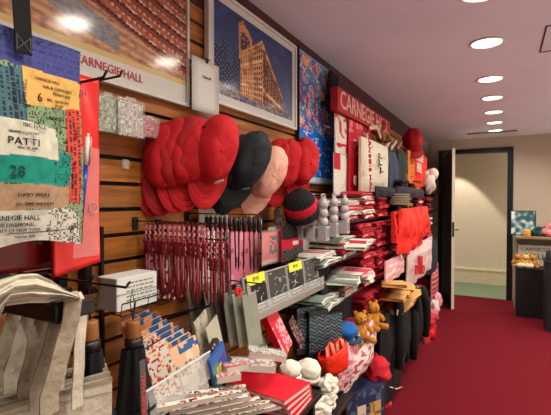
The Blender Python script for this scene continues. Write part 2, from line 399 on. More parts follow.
# ================================================================== BASEBALL CAPS
def cap_parts(t, M, cl, emblem=None, seed=0, brim=True):
    def dome(s, th_, shrink=0):
        a=s*2*math.pi; ph=th_*math.pi/2
        r=math.cos(ph)**.62; z=math.sin(ph)**1.0
        x=(.080-shrink)*r*math.sin(a); y=-(.106-shrink)*r*math.cos(a); zz=(.10-shrink)*z
        k=abs(math.sin(a*3)); g=-.0014*(1-min(1,k*5)) if shrink==0 else 0
        nn=noise.noise(Vector((x*22+seed*5,y*22,zz*22)))*.007*(.4+z)
        f=1+(g+nn)/.09
        y2=y*f - .012*z*(1 if y<0 else .3)
        return (x*f,y2,zz*f)
    b=B(); n,m=36,14
    V=[]; Fc=[]
    for sh in (0,.003):
        o=len(V)
        for j in range(m+1):
            for i in range(n): V.append(dome(i/n,min(j/m,.9999),sh))
        for j in range(m):
            for i in range(n):
                f=(o+j*n+i,o+j*n+(i+1)%n,o+(j+1)*n+(i+1)%n,o+(j+1)*n+i); Fc.append(f if sh==0 else f[::-1])
    k=(m+1)*n
    for i in range(n): Fc.append(((i+1)%n,i,k+i,k+(i+1)%n))
    b.add(V,Fc); b.ball((0,-.012,.101),(.0065,.0065,.004),8,5)
    crown=ob('crown', b, cl, t, M)
    def brimf(s,tt):
        a=R(-66+132*s); r0=Vector((.080*math.sin(a),-.106*math.cos(a),0)); e_=.088*math.cos(a)**.5
        x=r0.x*(1+.08*tt); y=r0.y-e_*tt
        return (x,y,.004-.028*(x/.08)**2+.016*tt)
    bb=B().grid(22,7,brimf,None,.003,nrm=(0,0,1))
    br=ob('brim', bb, cl, t, M)
    sw=B()
    for q_ in (.35,.6,.82): sw.tube([Vector(brimf(.03+.94*i/20,q_))+Vector((0,0,.0012)) for i in range(21)],.0007,4,cap=False)
    ob('stitching', sw, mat(cl.name+'_stitch', tuple(int(c*.8) for c in CAPRGB[cl.name]), .8), br)
    if emblem:
        e=B(); E=xf((.036,-.098,.034))@Matrix.Rotation(R(22),4,'Z')@Matrix.Rotation(R(-14),4,'X')@FRONT
        e.T=E
        e.tube([(.017*math.cos(x*.3142),.015*math.sin(x*.3142),.0) for x in range(21)],.0016,5,cap=False)
        e.T=Matrix(); e.text('C', .024, E@Matrix.Translation((-.004,0,0))); e.text('H', .016, E@Matrix.Translation((.004,0,.001)))
        ob('emblem', e, emblem, t, M)
    return crown
CAPRGB={}
def capcloth(name, rgb):
    m=mat(name,rgb,.8,var=.08,scale=40,bump=.3,bscale=40,sheen=.0); CAPRGB[m.name]=rgb; return m
RC=capcloth('red_twill',(186,12,26)); RC2=capcloth('deep_red_twill',(160,12,26)); BC=capcloth('black_twill',(22,28,34)); PC=capcloth('pink_beige_cotton',(226,170,150))
def capM(p, Fd, Ud):
    Fd=Vector(Fd).normalized(); Ud=Vector(Ud); Ud=(Ud-Fd*Ud.dot(Fd)).normalized(); y=-Fd; x=y.cross(Ud)
    m=Matrix((x,y,Ud)).transposed().to_4x4(); m.translation=p; return m
def cap(label, u, v, d, cl, Fd, Ud, emblem=None, seed=0, group=None):
    M=capM(W(u,v,d),Fd,Ud)
    t=thing('baseball_cap', label, 'cap', group=group, M=M)
    cap_parts(t, Matrix.Diagonal((.90,1.12,.84,1)), cl, emblem, seed); return t
WE=mat('white_thread',(235,225,225),.6); PE=mat('pink_thread',(220,120,120),.6)
FD=(-.20,-.16,-.97); UD=(.80,-.58,.02)
names=['foremost, round emblem showing','second from the front','third from the front','fourth from the front','fifth from the front','sixth from the front','hindmost next to the boards']
for i,(u,v,d,fx,uy) in enumerate([(216,148,.205,-.20,-.58),(193,150,.125,-.10,-.50),(187,149,.107,-.22,-.56),(181,152,.09,-.05,-.42),(175,151,.073,-.2,-.5),(169,154,.056,-.1,-.4),(164,155,.042,-.16,-.5)]):
    cap('red baseball cap in the left pile, '+names[i], u, v, d, RC if i%3!=2 else RC2, (fx,-.16,-.97), (.80,uy,.02), WE if i in (0,) else None, i, 'red caps on the left hook')
cap('black baseball cap with small grey emblem hanging between red piles',249,159,.205,BC,(-.36,-.26,-.9),(.78,-.6,-.05),mat('grey_thread',(150,158,160),.6),11)
cap('black baseball cap half hidden behind the emblem one, brim low',238,163,.15,BC,(-.3,-.2,-.93),(.8,-.5,-.05),None,12)
cap('pink beige baseball cap with faded red emblem under the black one',268,171,.175,PC,(-.36,-.25,-.9),(.8,-.55,.0),PE,13)
g='red caps on the right hook'
for i,(u,v,d,fx) in enumerate([(302,161,.20,-.12),(286,163,.145,-.22),(280,163,.12,-.1),(275,163,.10,-.2)]):
    cap('red baseball cap of the right pile, '+['foremost with the full round crown','second from the front','third from the front','hindmost and nearest the black cap'][i],u,v,d,RC,(fx,-.12,-.97),(.84,-.5,.0),None,20+i,g)
# hooks that carry the cap piles
def hook(label, p, L, tipup=.012, r=.003, group='black hooks in the slat wall', dz=0):
    t=thing('display_hook', label, 'hook', M=wallM(p))
    ob('bracket', B().box((-.012,-.006,-.03),(.012,.0,.012),bev=.001), BLK, t)
    ob('rod', B().tube([(0,-.004,0),(0,-L*.5,dz*.5),(0,-L+.01,dz),(0,-L,dz+tipup)],r,8), BLK, t); return t
for (lab,u,v,d) in (('black wall hook inside the left pile of red caps',209,143,.215),('black wall hook inside the black caps',247,152,.2),('black wall hook inside the right pile of red caps',300,152,.21),('black wall hook behind the pink beige cap',264,160,.17)):
    p=W(u,v,d); hook(lab,(WX,p.y,p.z+.055),d+.02)

# ================================================================== BIG TICKET TOTE AT THE TOP LEFT
d=.30; A=W(77,53,d); Bm=W(77,240,d); Y0=A.y-.34
M=wallM((WX+d,Y0,Bm.z)); wT=.34; hT=A.z-Bm.z
t=thing('ticket_print_tote','cotton tote printed with old concert tickets, hanging top left','tote bag',M=M)
Mi=M.inverted()
def loc(u,v,dd=d):
    p=Mi@W(u,v,dd); return (p.x,p.z)
def L4(*uv): return [loc(*x) for x in uv]
patch=[ (L4((-80,30),(77,52),(77,86),(22,70),(-80,34)),(66,72,138)),
        (L4((-60,60),(20,70),(20,128),(-60,118)),(70,112,124)),
        (L4((19,67),(77,85),(76,112),(20,106)),(224,178,96)),
        (L4((-60,112),(12,121),(50,130),(52,161),(28,157),(-60,153)),(206,206,190)),
        (L4((62,110),(77,111),(75,206),(58,198)),(212,74,56)),
        (L4((-60,152),(28,157),(52,162),(52,152),(66,155),(64,187),(36,184),(-60,182)),(14,140,124)),
        (L4((-60,181),(62,187),(64,208),(-60,212)),(168,140,112)),
        (L4((-60,213),(40,210),(60,206),(74,214),(77,240),(50,244),(-60,262)),(200,200,188)),
        ]
def tote_c(s,tt):
    x=s*wT; z=tt*hT; n=noise.noise(Vector((x*60,z*60,0)))
    base=mix((116,142,106),(140,170,130),.5+n) if z<loc(40,66)[1] else (66,72,138)
    k=None
    for i in (7,6,5,3,4,2,1,0):
        if inpoly(x,z,patch[i][0]): base=patch[i][1]; k=i; break
    # tiny rows of type
    dark=(28,30,40)
    if k==0:
        if (z*260)%3<1 and hsh(int(x*330),int(z*260/3))>.45: return q(mix(base,(40,44,100),.6))
        return q(mix(base,(86,92,160),max(0,n)))
    if k in (1,4):
        if (x*300)%3<1.6 and hsh(int(x*100),int(z*420))>.4: return q(mix(base,dark,.72))
    elif k is None:
        if hsh(int(x*420),int(z*300))>.72 : return q(mix(base,dark,.7))
    elif k==5:
        if x>wT*.8 and hsh(int(x*420),int(z*300))>.75: return q(mix(base,(10,50,60),.75))
    elif k==7:
        if x>loc(40,200)[0] and hsh(int(x*300),int(z*300))>.62: return q(mix(base,dark,.6))
    return q(mix(base,tuple(c*.8 for c in base),max(0,n)*.8))
def tote_p(s,tt):
    x=s*wT; z=tt*hT
    sag=.0
    if tt<.06: z+= .008*math.cos(s*9)
    return (x + .004*math.sin(tt*6), -.012-.018*math.sin(math.pi*s)*math.sin(math.pi*min(1,tt*1.05)) + .002*math.sin(s*14+tt*5), z)
b=B().grid(130,150,tote_p,tote_c,0)
b.grid(12,12,lambda s,tt:((1-s)*wT+.004*math.sin(tt*6),.012+.01*math.sin(math.pi*s)*math.sin(math.pi*tt),tt*hT+(.008*math.cos((1-s)*9) if tt<.06 else 0)),lambda s,tt:(110,130,110),0)
for s0 in (0,1): b.grid(1,12,lambda s,tt,s0=s0:(s0*wT+.004*math.sin(tt*6),-.012+.024*s,tt*hT),lambda s,tt:(70,76,140) if tt>.7 else (190,80,60),0)
b.grid(12,1,lambda s,tt:(s*wT,-.012+.024*tt,.008*math.cos(s*9)),lambda s,tt:(180,176,160),0)
def ttx(s_,u,v,h,rot=0,col=(30,30,36),sx=1): 
    p=M@Vector((loc(u,v)[0],0,loc(u,v)[1])); x=loc(u,v)[0]; z=loc(u,v)[1]
    y=tote_p(max(0,min(1,x/wT)),max(0,min(1,z/hT)))[1]-.0018
    p=M@Vector((x,y,z)); size=h*dep(p)/F*1.38
    b.text(s_, size, Matrix.Translation((x,y,z))@FRONT@Matrix.Rotation(rot,4,'Z'), col, ext=.0003, sx=sx)
for a_ in [('6',33,99,9,0,(40,26,20),.9),('CARNEGIE HALL',42,82,2.5,0,(60,50,40)),('MUSIC HALL',22,127,4,0),('PATTI',14,143,7.5,0,(30,30,36),1.2),('28',8,172,11.5,0,(12,60,70)),('LUCKY STRIKE',26,195,3.6,0),
           ('ALL-TIME WINNERS',28,204,3.2,0),('CARNEGIE HALL',8,218,5.2,0),('PHILHARMONIC',10,225,4),('CITY OF NEW YORK',14,230,3.4),('Saturday  8:30',20,236,2.6),('GALA CONCERT',52,91,3),('FRIDAY EVE',56,97,2.6),('SEC. 104 ROW',52,103,2.6),('$2.00',32,243,3.6),('ADMIT',50,120,4,0),('Nov. 18, 1884',18,149,2.6),('GRAND CONCERT',14,134,2.6),
           ('ADMIT ONE',69,175,3.4,1.5,(90,20,20)),('SEAT',71,135,3.4,1.5,(90,20,20)),('D 101',68,232,4.5,1.45),('CARNEGIE HALL',16,98,3.5,1.5,(20,40,60)),('SECTION',6,95,4,1.5,(20,40,60)),('$10.80',53,107.5,2.2)]: ttx(*a_)
ob('bag_body', b, PRC, t)
for q_,(u0,u1,u2,v2) in enumerate(((2,-2,14,42),(-22,-24,-20,32))):
    x1,z1=loc(u2,v2); x0,z0=loc(u0+4,-45)
    b=B(); b.ribbon([(x1,-.028,z1-.025),(x1,-.028,z1+.01),(x1-.25*(x1-x0),-.024,z1+.12),(x0,-.012,z0),(x0-.03,-.004,z0+.03)],.030,.003,wd=(1,0,0))
    sp=ob('strap', b, BLKC, t)
    x=B()
    for s_ in (-1,1): x.ribbon([(x1-.011*s_,-.0305,z1-.02),(x1+.011*s_,-.0305,z1+.004)],.0012,.0008)
    for dx in (-.012,.012): x.ribbon([(x1+dx,-.0305,z1-.022),(x1+dx,-.0305,z1+.006)],.0012,.0008)
    ob('stitching', x, mat('grey_stitch',(90,90,98),.8), sp)
# ================================================================== RED POUCH AND PEN BEHIND IT
d=.2; a=W(97,80,d); c=W(97,262,d); wR=.118; hR=a.z-c.z
M=wallM((WX+d,a.y-wR,c.z)); Mi=M.inverted()
t=thing('red_plastic_pouch','bright red flat plastic pouch hanging behind the ticket tote','pouch',M=M)
def rf(s,tt):
    x=s*wR; z=tt*hR-(.0 if s>.0 else 0)-.02*(1-s)*(1-tt)
    return (x,-.006-.012*math.sin(math.pi*s)*math.sin(math.pi*tt)+.0015*math.sin(x*90+z*30),z)
b=B().grid(26,40,rf,None,.012,nrm=(0,-1,0))
rp=mat('red_plastic',(222,42,38),.28,bump=.15,bscale=18); ob('pouch_body', b, rp, t)
b=B(); x,z=(lambda p:(p.x,p.z))(Mi@W(87,208,d)); b.tube([(x+.011*math.cos(k*.3142),-.0215,z+.013*math.sin(k*.3142)) for k in range(21)],.0015,6,cap=False); ob('ring', b, SILV, t)
b=B().grid(6,14,lambda s,tt:(wR*(.35+.6*s),rf(.35+.6*s,tt*.6)[1]-.004,hR*.04+tt*.58*hR),None,0); ob('clear_pocket', b, FILM, t)
b=BW(M); wtext(b,'CH',82,93,5,d+.017); ob('lettering', b, mat('mauve_print',(160,60,110),.5), t)
t2=thing('shaded_pouch_part','shaded left part of the red pouch, painted darker, below the ticket tote','pouch',M=wallM((WX+.15,a.y-.40,c.z-.004)))  # shade on the red pouch's left part, made as an added darker sheet
ob('pouch_body', B().grid(20,30,lambda s,tt:(s*.33,-.004-.01*math.sin(math.pi*s)*math.sin(math.pi*tt),tt*.36),None,.01), mat('shaded_red_plastic',(120,22,24),.3,bump=.2,bscale=14), t2)
p1=W(88,137,d+.035); p2=W(86,165,d+.035); p3=W(81,218,d+.035); p4=W(80,230,d+.035)
M=Matrix.Translation(p4); t=thing('ballpoint_pen','blue and white ballpoint pen held in the red pouch pocket','pen',M=M)
b=BW(M); b.tube([p2,p2.lerp(p3,.5),p3],.0052,10); ob('barrel',b,mat('blue_plastic',(26,66,160),.25),t)
b=BW(M); b.tube([p3,p4],[.005,.0012],10); ob('tip',b,SILV,t)
b=BW(M); b.tube([p1,p2],.006,10); b.tube([p1,p1+(p1-p2)*.12],.003,8); ob('upper_barrel',b,WHT,t)
b=BW(M); o_=Vector((.007,.003,0)); b.tube([p1+o_*.5,p1+o_,p2+o_],.0016,6); ob('clip',b,SILV,t)
# hooks
a=W(76,82,.05); 
def rodW(label, p0, p1, r=.003, plate=True, tip=.014):
    M=Matrix.Translation(p0); t=thing('display_hook',label,'hook',M=M)
    b=BW(M); dd=(p1-p0); b.tube([p0,p0+dd*.5,p1-dd*.04,p1+Vector((0,0,tip))],r,8); ob('rod',b,BLK,t)
    if plate: ob('bracket',B().box((-.004,-.013,-.03),(.004,.013,.012)),BLK,t)
    return t
pt=W(107,72,.3); rodW('bare black hook with raised tip above the red pouch',Vector((WX+.004,pt.y,pt.z-.012)),Vector((pt.x,pt.y,pt.z-.01)),.0032)
pt=W(97,76,.2); rodW('black hook carrying the red pouch',Vector((WX+.004,a.y-.0,pt.z+.01)),Vector((WX+.23,a.y,pt.z+.01)),.0032)

# ================================================================== PACKETS UNDER THE LARGE POSTER
def packet(label, corners, d, art, name='clear_packet', cat='packet', film=True, group=None, thick=.014, m=PRP):
    """flat pack parallel to the wall; corners = (u0,v top-left),(u0,v bottom-left),(u1,v bottom-right)"""
    (u0,vt),(u0b,vb),(u1,_)=corners
    a=W(u0,vt,d); c=W(u0b,vb,d); e=W(u1,vb,d); w_=e.y-a.y; h_=a.z-c.z
    M=wallM((WX+d,a.y,c.z)); t=thing(name,label,cat,group=group,M=M)
    b=B(); k=thick/2
    def pf(s,tt): return (s*w_, -k*(math.sin(math.pi*min(1,max(0,s)))**.4 if 0<s<1 else .2)*(.3+.7*math.sin(math.pi*tt)**.5), tt*h_)
    b.grid(16,22,pf,lambda s,tt:q(art(s,tt)),0); b.grid(2,2,lambda s,tt:((1-s)*w_,.001,tt*h_),lambda s,tt:q(art(.5,.5)),0)
    ob('insert', b, m, t)
    if film:
        b=B().grid(12,14,lambda s,tt:(w_*(-.06+1.12*s), pf(min(1,max(0,s)),tt)[1]-.003-.003*noise.noise(Vector((s*7,tt*7,d*50))), h_*(-.03+1.1*tt)),None,0)
        ob('wrapper', b, FILM, t)
        b=B().box((w_*.3,-.002,h_*1.05),(w_*.7,.001,h_*1.15)); ob('hang_tab', b, CLEAR, t)
    return t
def speck(base, alts, sx=30, sz=30, th=.55):
    def f(s,t):
        r=hsh(int(s*sx),int(t*sz),sx); return alts[int(hsh(int(s*sx),int(t*sz),7)*len(alts))%len(alts)] if r>th else base
    return f
packet('clear wrapped packet of pale green prints beside the red pouch',((98,95),(98,130),(118,130)),.06,speck((150,160,130),[(200,205,190),(90,90,70),(120,140,110)],14,18))
packet('clear wrapped packet of white and silver sheets left of the red caps',((118,99),(118,134),(143,134)),.07,speck((176,170,160),[(226,226,220),(120,110,110),(200,180,180)],16,18))
packet('small pink packet half hidden by the hindmost red cap',((143,117),(143,136),(158,136)),.07,speck((170,60,80),[(210,120,130),(120,20,40)],10,10),thick=.01)
# white lidded card boxes on the little wire rack
d=.2; a=W(117,279,d); c=W(157,303,d); bz=W(117,313,d).z; w_=c.y-a.y; h_=a.z-bz
M=wallM((WX+d,a.y,bz)); t=thing('boxed_note_cards','white box of note cards with grey end standing on the small wire rack','box',M=M)
b=B().box((0,0,0),(w_,.075,h_),bev=.002); ob('box_body', b, mat('box_white',(206,212,206),.5), t)
b=B().box((-.0015,.002,.002),(0,.073,h_-.002)); ob('end_panel', b, mat('box_grey',(150,138,132),.5), t, )
b=B(); b.box((-.002,-.0015,h_*.5-.0008),(w_,-.0002,h_*.5+.0008))
rr=random.Random(3)
for z_ in (.80,.68,.56,.4,.28):
    x=.22
    while x<.9:
        l=rr.uniform(.04,.12); b.box((x*w_,-.0008,z_*h_-.0018),((x+l)*w_,-.0001,z_*h_+.0018)); x+=l+.03
ob('printed_lines', b, mat('ink_grey',(120,122,118),.7), t)
M=wallM((WX+.004,a.y-.005,bz-.004)); t=thing('wire_rack','black wire rack under the white card box','rack',M=M)
b=B()
for x in (0,.045,.09,.135,.18): b.tube([(x,0,0),(x,-.215,0),(x,-.22,.03)],.0016,6)
for y in (-.02,-.12,-.215): b.tube([(0,y,-.003),(.18,y,-.003)],.0018,6)
b.tube([(0,-.22,.03),(.18,-.22,.03)],.002,6); ob('wire_tray', b, BLK, t)
# ================================================================== LOOPED PENS
def pen_parts(t, kind, L, seed):
    rr=random.Random(seed)
    if kind=='red':
        mt,ms=mat('pen_red',(118,12,28),.35),mat('pen_stripe',(190,110,120),.4)
    else: mt,ms=mat('pen_black',(18,18,20),.3),mat('pen_silver',(150,150,150),.3,.6)
    b=B(); b.tube([(.006*math.sin(k*.5236),0,-.006+.006*math.cos(k*.5236)) for k in range(13)],.0013,5,cap=False); ob('loop', b, mt, t)
    if kind=='red':
        b=B(); b.tube([(.003*math.sin(k*1.3),.003*math.cos(k*1.3),-.012-.004*k) for k in range(12)],.0035,6); ob('twisted_cord', b, ms if seed%2==0 else mt, t)
        b=B(); b.tube([(0,0,-.055),(0,0,-.06),(0,0,-.07),(0,0,-.075),(0,0,-.085),(0,0,-.09),(0,0,-.06-L*.25),(0,0,-.062-L*.25)],[.003,.0075,.0085,.005,.008,.005,.007,.003],8); ob('grip', b, mt, t)
        b=B(); b.tube([(0,0,-.055-L*.25),(0,0,-.06-L*.86),(0,0,-.06-L)],[.0038,.0038,.001],7); x_=ob('barrel', b, mt, t)
        b=B(); b.box((-.0015,-.0046,-.06-L*.7),(.0015,-.0036,-.06-L*.3)); ob('printed_stripe', b, ms, x_)
    else:
        b=B(); b.tube([(0,0,-.012),(0,0,-.016),(0,0,-.06),(0,0,-.064)],[.003,.0075,.0075,.004],8); ob('grip', b, mt, t)
        b=B(); b.tube([(0,0,-.062),(0,0,-.06-L*.86),(0,0,-.06-L)],[.0034,.0034,.0008],7); ob('barrel', b, mt, t)
        b=B(); b.tube([(0,-.0085,-.018),(0,-.0095,-.04),(0,-.006,-.055)],.0012,5); ob('clip', b, ms, t)
def pens(n, Y0, ztop, d0, d1, kind, L, labf, group, wob=.0):
    proto=None
    for i in range(n):
        d=d0+(d1-d0)*i/(n-1); M=wallM((WX+d,Y0+wob*math.sin(i*2.1),ztop+.0), yaw=.12*math.sin(i*3.7), roll=.05*math.sin(i*1.9))
        if i%4==0 or proto is None:
            proto=thing('looped_pen',labf(i,n),'pen',group=group,M=M); pen_parts(proto,kind,L,i)
        else: dup(proto,M,labf(i,n),group)
def nth_out(i,n):
    k=n-1-i
    return ['outermost','second from the outer end','third from the outer end','fourth from the outer end','fifth from the outer end','sixth from the outer end','seventh from the outer end','eighth from the outer end','ninth from the outer end','tenth from the outer end','eleventh from the outer end','twelfth from the outer end','thirteenth from the outer end','fourteenth from the outer end'][k]
zA=1.432
pens(13,.98,zA,.05,.29,'red',.17,lambda i,n:'red looped pen on the nearer hook, '+nth_out(i,n),'red looped pens on the nearer hook')
pens(13,1.085,zA-.012,.06,.30,'red',.17,lambda i,n:'red looped pen on the farther hook, '+nth_out(i,n),'red looped pens on the farther hook')
pens(13,1.045,zA-.055,.05,.31,'red',.15,lambda i,n:'red looped pen on the lower middle hook, '+nth_out(i,n),'red looped pens on the lower middle hook')
pens(12,1.235,1.45,.10,.33,'black',.145,lambda i,n:'black looped pen with slim barrel, '+nth_out(i,n),'black looped pens beside the red ones')
for lab,Y,z in (('black hook holding the nearer row of red pens',.98,zA),('black hook holding the farther row of red pens',1.085,zA-.012),('black hook holding the lower middle row of red pens',1.045,zA-.055),('black hook holding the row of black pens',1.235,1.45)):
    hook(lab,(WX,Y,z-.001),.335,r=.0022)
packet('white price card behind the tops of the black pens',((199,205),(199,238),(229,238)),.05,lambda s,t:(176,170,160) if t<.85 else (120,60,70),film=False,name='price_card',cat='card',thick=.004)
for i,(u,c_) in enumerate([(206,(226,226,214)),(222,(60,60,56)),(236,(226,130,150)),(250,(222,120,140))]):
    packet(['white','charcoal','pink','deeper pink'][i]+' carded pin hanging behind the black pen barrels',((u-5,232),(u-5,285),(u+9,285)),.07,speck(c_,[mix(c_,(255,255,255),.3),mix(c_,(0,0,0),.3)],6,10,.8),film=False,name='carded_pin',cat='card',thick=.004)
packet('crimson and pink patterned card behind the red pens, nearer one',((146,240),(146,304),(166,304)),.03,speck((110,30,40),[(190,110,120),(70,16,26),(200,180,170)],10,16,.45),film=False,name='patterned_card',cat='card',thick=.004)
packet('crimson and pink patterned card behind the red pens, farther one',((166,240),(166,302),(184,302)),.03,speck((120,34,44),[(210,140,140),(60,16,26),(210,190,170)],10,16,.45),film=False,name='patterned_card',cat='card',thick=.004)
packet('speckled card of small multicoloured badges behind the red pens',((185,245),(185,300),(214,300)),.045,speck((216,180,150),[(200,60,60),(230,220,120),(240,240,230),(60,60,60)],12,14,.4),film=False,name='badge_card',cat='card',thick=.004)
packet('coral pink carded pack with black print beside the black pens',((262,233),(264,265),(281,263)),.13,lambda s,t:(30,30,34) if .3<s<.72 and .25<t<.85 and hsh(int(s*9),int(t*12))>.5 else ((236,180,170) if t<.12 else (222,86,100)),name='carded_pack',cat='card')
# ================================================================== KNIT HAT AND THINGS BESIDE IT
def bands(b, prof, cols, n=22):
    for i in range(len(prof)-1): b.lathe(prof[i:i+2],n,cols[i] if i<len(cols) else cols[-1])
M=Matrix.Translation(W(300,205,.2))@Matrix.Rotation(R(62),4,'Z')@Matrix.Rotation(R(24),4,'X')@Matrix.Rotation(R(-30),4,'Y')@Matrix.Scale(1.04,4)
t=thing('knit_hat','black knitted winter hat with a broad red band under the right caps','hat',M=M)
b=B(); b.lathe([(.0001,.075),(.03,.072),(.055,.058),(.071,.035),(.076,.022)],26); ob('crown', b, mat('knit_black',(18,18,26),.95,bump=.8,bscale=90), t)
b=B(); b.lathe([(.076,.022),(.081,.01),(.081,-.012),(.079,-.022)],26); x=ob('red_band', b, mat('knit_red',(196,20,48),.95,bump=.8,bscale=90), t)
b=B(); b.lathe([(.079,-.022),(.085,-.028),(.085,-.058),(.079,-.062),(.074,-.055)],26); ob('cuff', b, mat('knit_black'), t)
def hang_sheet(label, name, cat, uv, d, art, puff=.01, waves=3, amp=.004, th=.004, group=None, taper=0, nx=18, ny=26, shoulders=0, m=PRC, d1=None):
    """soft thing hung parallel to the wall. uv=(u0,v top at u0, v bottom at u0, u1)"""
    u0,vt,vb,u1=uv; a=W(u0,vt,d); c=W(u0,vb,d); e=W(u1,(vt+vb)/2,d); w_=e.y-a.y; h_=a.z-c.z
    M=wallM((WX+d,a.y,c.z)); t=thing(name,label,cat,group=group,M=M)
    sd=hsh(u0,vt)*9
    def pf(s,tt,k=1):
        x=s-.5; wd=1-taper*(1-tt) if taper>=0 else 1+taper*tt
        sh=0
        if shoulders and tt>.86: sh=-(abs(x)*2)**2*shoulders*(tt-.86)/.14
        y=-k*(puff*(1-(2*x)**2)*math.sin(math.pi*min(.93,tt*.85+.1)))-amp*math.sin(s*waves*6.28+sd+tt*1.5)*(1.15-tt)
        y-= .5*amp*noise.noise(Vector((s*4+sd,tt*5,0)))
        return ((.5+x*wd)*w_, y, tt*h_+sh*h_+.01*noise.noise(Vector((s*3,sd,tt)))*(1-tt))
    b=B().grid(nx,ny,lambda s,tt:pf(s,tt),lambda s,tt:q(art(s,tt)),0)
    b.grid(nx,ny,lambda s,tt:(lambda p:(p[0],p[1]*.25+th+abs(puff)*.25,p[2]))(pf(1-s,tt,-.5)),lambda s,tt:q(art(.05,.5)),0)
    # close the outline
    def edge(pts, cc):
        fr=[pf(*x_) for x_ in pts]; bk=[(lambda p:(p[0],p[1]*.25+th+abs(puff)*.25,p[2]))(pf(*x_,-.5)) for x_ in pts]
        n=len(pts); b.add(fr+bk,[(i+1,i,n+i,n+i+1) for i in range(n-1)],cc)
    E=[(i/nx,0) for i in range(nx+1)]; edge(E,q(art(.5,.02))); edge([(1-i/nx,1) for i in range(nx+1)],q(art(.5,.98)))
    edge([(1,i/ny) for i in range(ny+1)],q(art(.95,.5))); edge([(0,1-i/ny) for i in range(ny+1)],q(art(.05,.5)))
    ob(kindpart.get(cat,'fabric'), b, m, t); return t
kindpart={'bag':'bag_body','shirt':'shirt_body','towel':'towel_cloth','jacket':'jacket_body','sock':'knit_body','hoodie':'shirt_body'}
def glove(s,t):
    if .35<t<.6: return (236,220,220) if abs(s-.5)<.1 and abs(t-.47)<.05 else (190,20,50)
    return (30,28,32) if t>.6 else ((96,92,84) if (int(s*14)+int(t*20))%2 else (40,40,40))
hang_sheet('dark knitted sock pair with red band hanging under the knit hat','knit_socks','sock',(282,226,262,303),.16,glove,puff=.015)
hang_sheet('plain white cloth hanging behind the knit hat','cotton_towel','towel',(297,212,256,312),.08,lambda s,t:(214,214,214),puff=.004)
# ================================================================== LEDGE WITH FRAMED CARDS
d=.27; a=W(247,279,d); e=W(318,251,d); bz=W(262,311,d).z
Y0,Y1=a.y-.02,e.y; ht=a.z-bz
M=wallM((WX,Y0,bz)); t=thing('display_ledge','clear fronted metal ledge holding the dark illustrated cards','shelf',M=M)
wl=Y1-Y0
ob('ledge_board', B().box((0,-.30,-.006),(wl,-.0,0)), mat('grey_board',(92,84,78),.4), t)
ob('ledge_rim', B().box((0,-.304,-.012),(wl,-.300,.012)), SILV, t)
ob('clear_front', B().box((0,-.303,.012),(wl,-.300,.05)), CLEAR, t)
def card_art(k):
    def f(s,t):
        if t<.05 or t>.96 or s<.04 or s>.96: return (150,150,146)
        n=noise.noise(Vector((s*3+k*5,t*3,k)))
        if abs(n)<.02 and .3<t<.92: return (170,170,164)
        if t<.24 and abs((t*22)%2-1)<.45 and .2<s<.8: return (170,170,166)
        return (58,60,60) if k%2 else (26,28,32)
    return f
ws=wl/4.0
for k in range(4):
    M=wallM((WX+.277+.0,Y0+ws*k+.004,bz+.002),tilt=R(-8)); 
    t=thing('illustrated_card',['charcoal illustrated card with yellow tag at the near end of the ledge','dark illustrated card between the two yellow tagged ones','charcoal illustrated card with yellow tag, third along the ledge','black illustrated card with white drawing at the far end of the ledge'][k],'card',M=M)
    wc=ws-.008; hc=ht*1.02
    b=B().grid(26,34,lambda s,tt:(s*wc,-.006,tt*hc),lambda s,tt:card_art(k)(s,tt),.012); ob('card_front', b, PRG, t)
    if k in (0,2):
        ob('yellow_tag', B().box((wc*.12,-.0085,hc*.76),(wc*.92,-.0065,hc*1.03)), mat('tag_yellow',(222,226,66),.5), t)
        ob('tag_lettering', B().text('$9.95',.02,xf((wc*.5,-.0088,hc*.9))@FRONT), mat('ink',(60,58,60)), t)
# grey green carded sets nested on a hook below
for i in range(7):
    d_=.07+.038*i; Y=1.225+.004*i
    M=wallM((WX+d_,Y-.03,.975),yaw=R(-24),roll=R(-9))
    t=thing('hanging_card',['grey green','dark','pale green','dark brown','pale grey','grey green','sage'][i]+' narrow card hanging under the ledge, '+nth_out(i,7),'card',group='narrow cards under the ledge',M=M)
    cc=[(120,124,108),(52,46,40),(140,148,128),(60,50,44),(146,152,138),(150,158,136),(146,154,132)][i]
    b=B().box((0,0,0),(.06,.008,.195),bev=.0015); ob('card_face', b, mat('card_%d'%cc[0],cc,.5), t)
    ob('clip', B().box((.024,-.002,.19),(.038,.010,.225)), SILV, t)
hook('black hook holding the narrow cards',(WX,1.25,1.205),.34,r=.0024)
M=wallM(W(238,292,.3)); t=thing('red_ribbon_bow','small red ribbon bow at the near end of the ledge','bow',M=M)
b=B()
for k in range(6):
    an=k*1.05; b.ball((.012*math.cos(an),-.004*(k%2),.009*math.sin(an)),(.009,.006,.007),8,6,bumps=.4,seed=k)
ob('loops', b, cloth((206,20,34)), t)

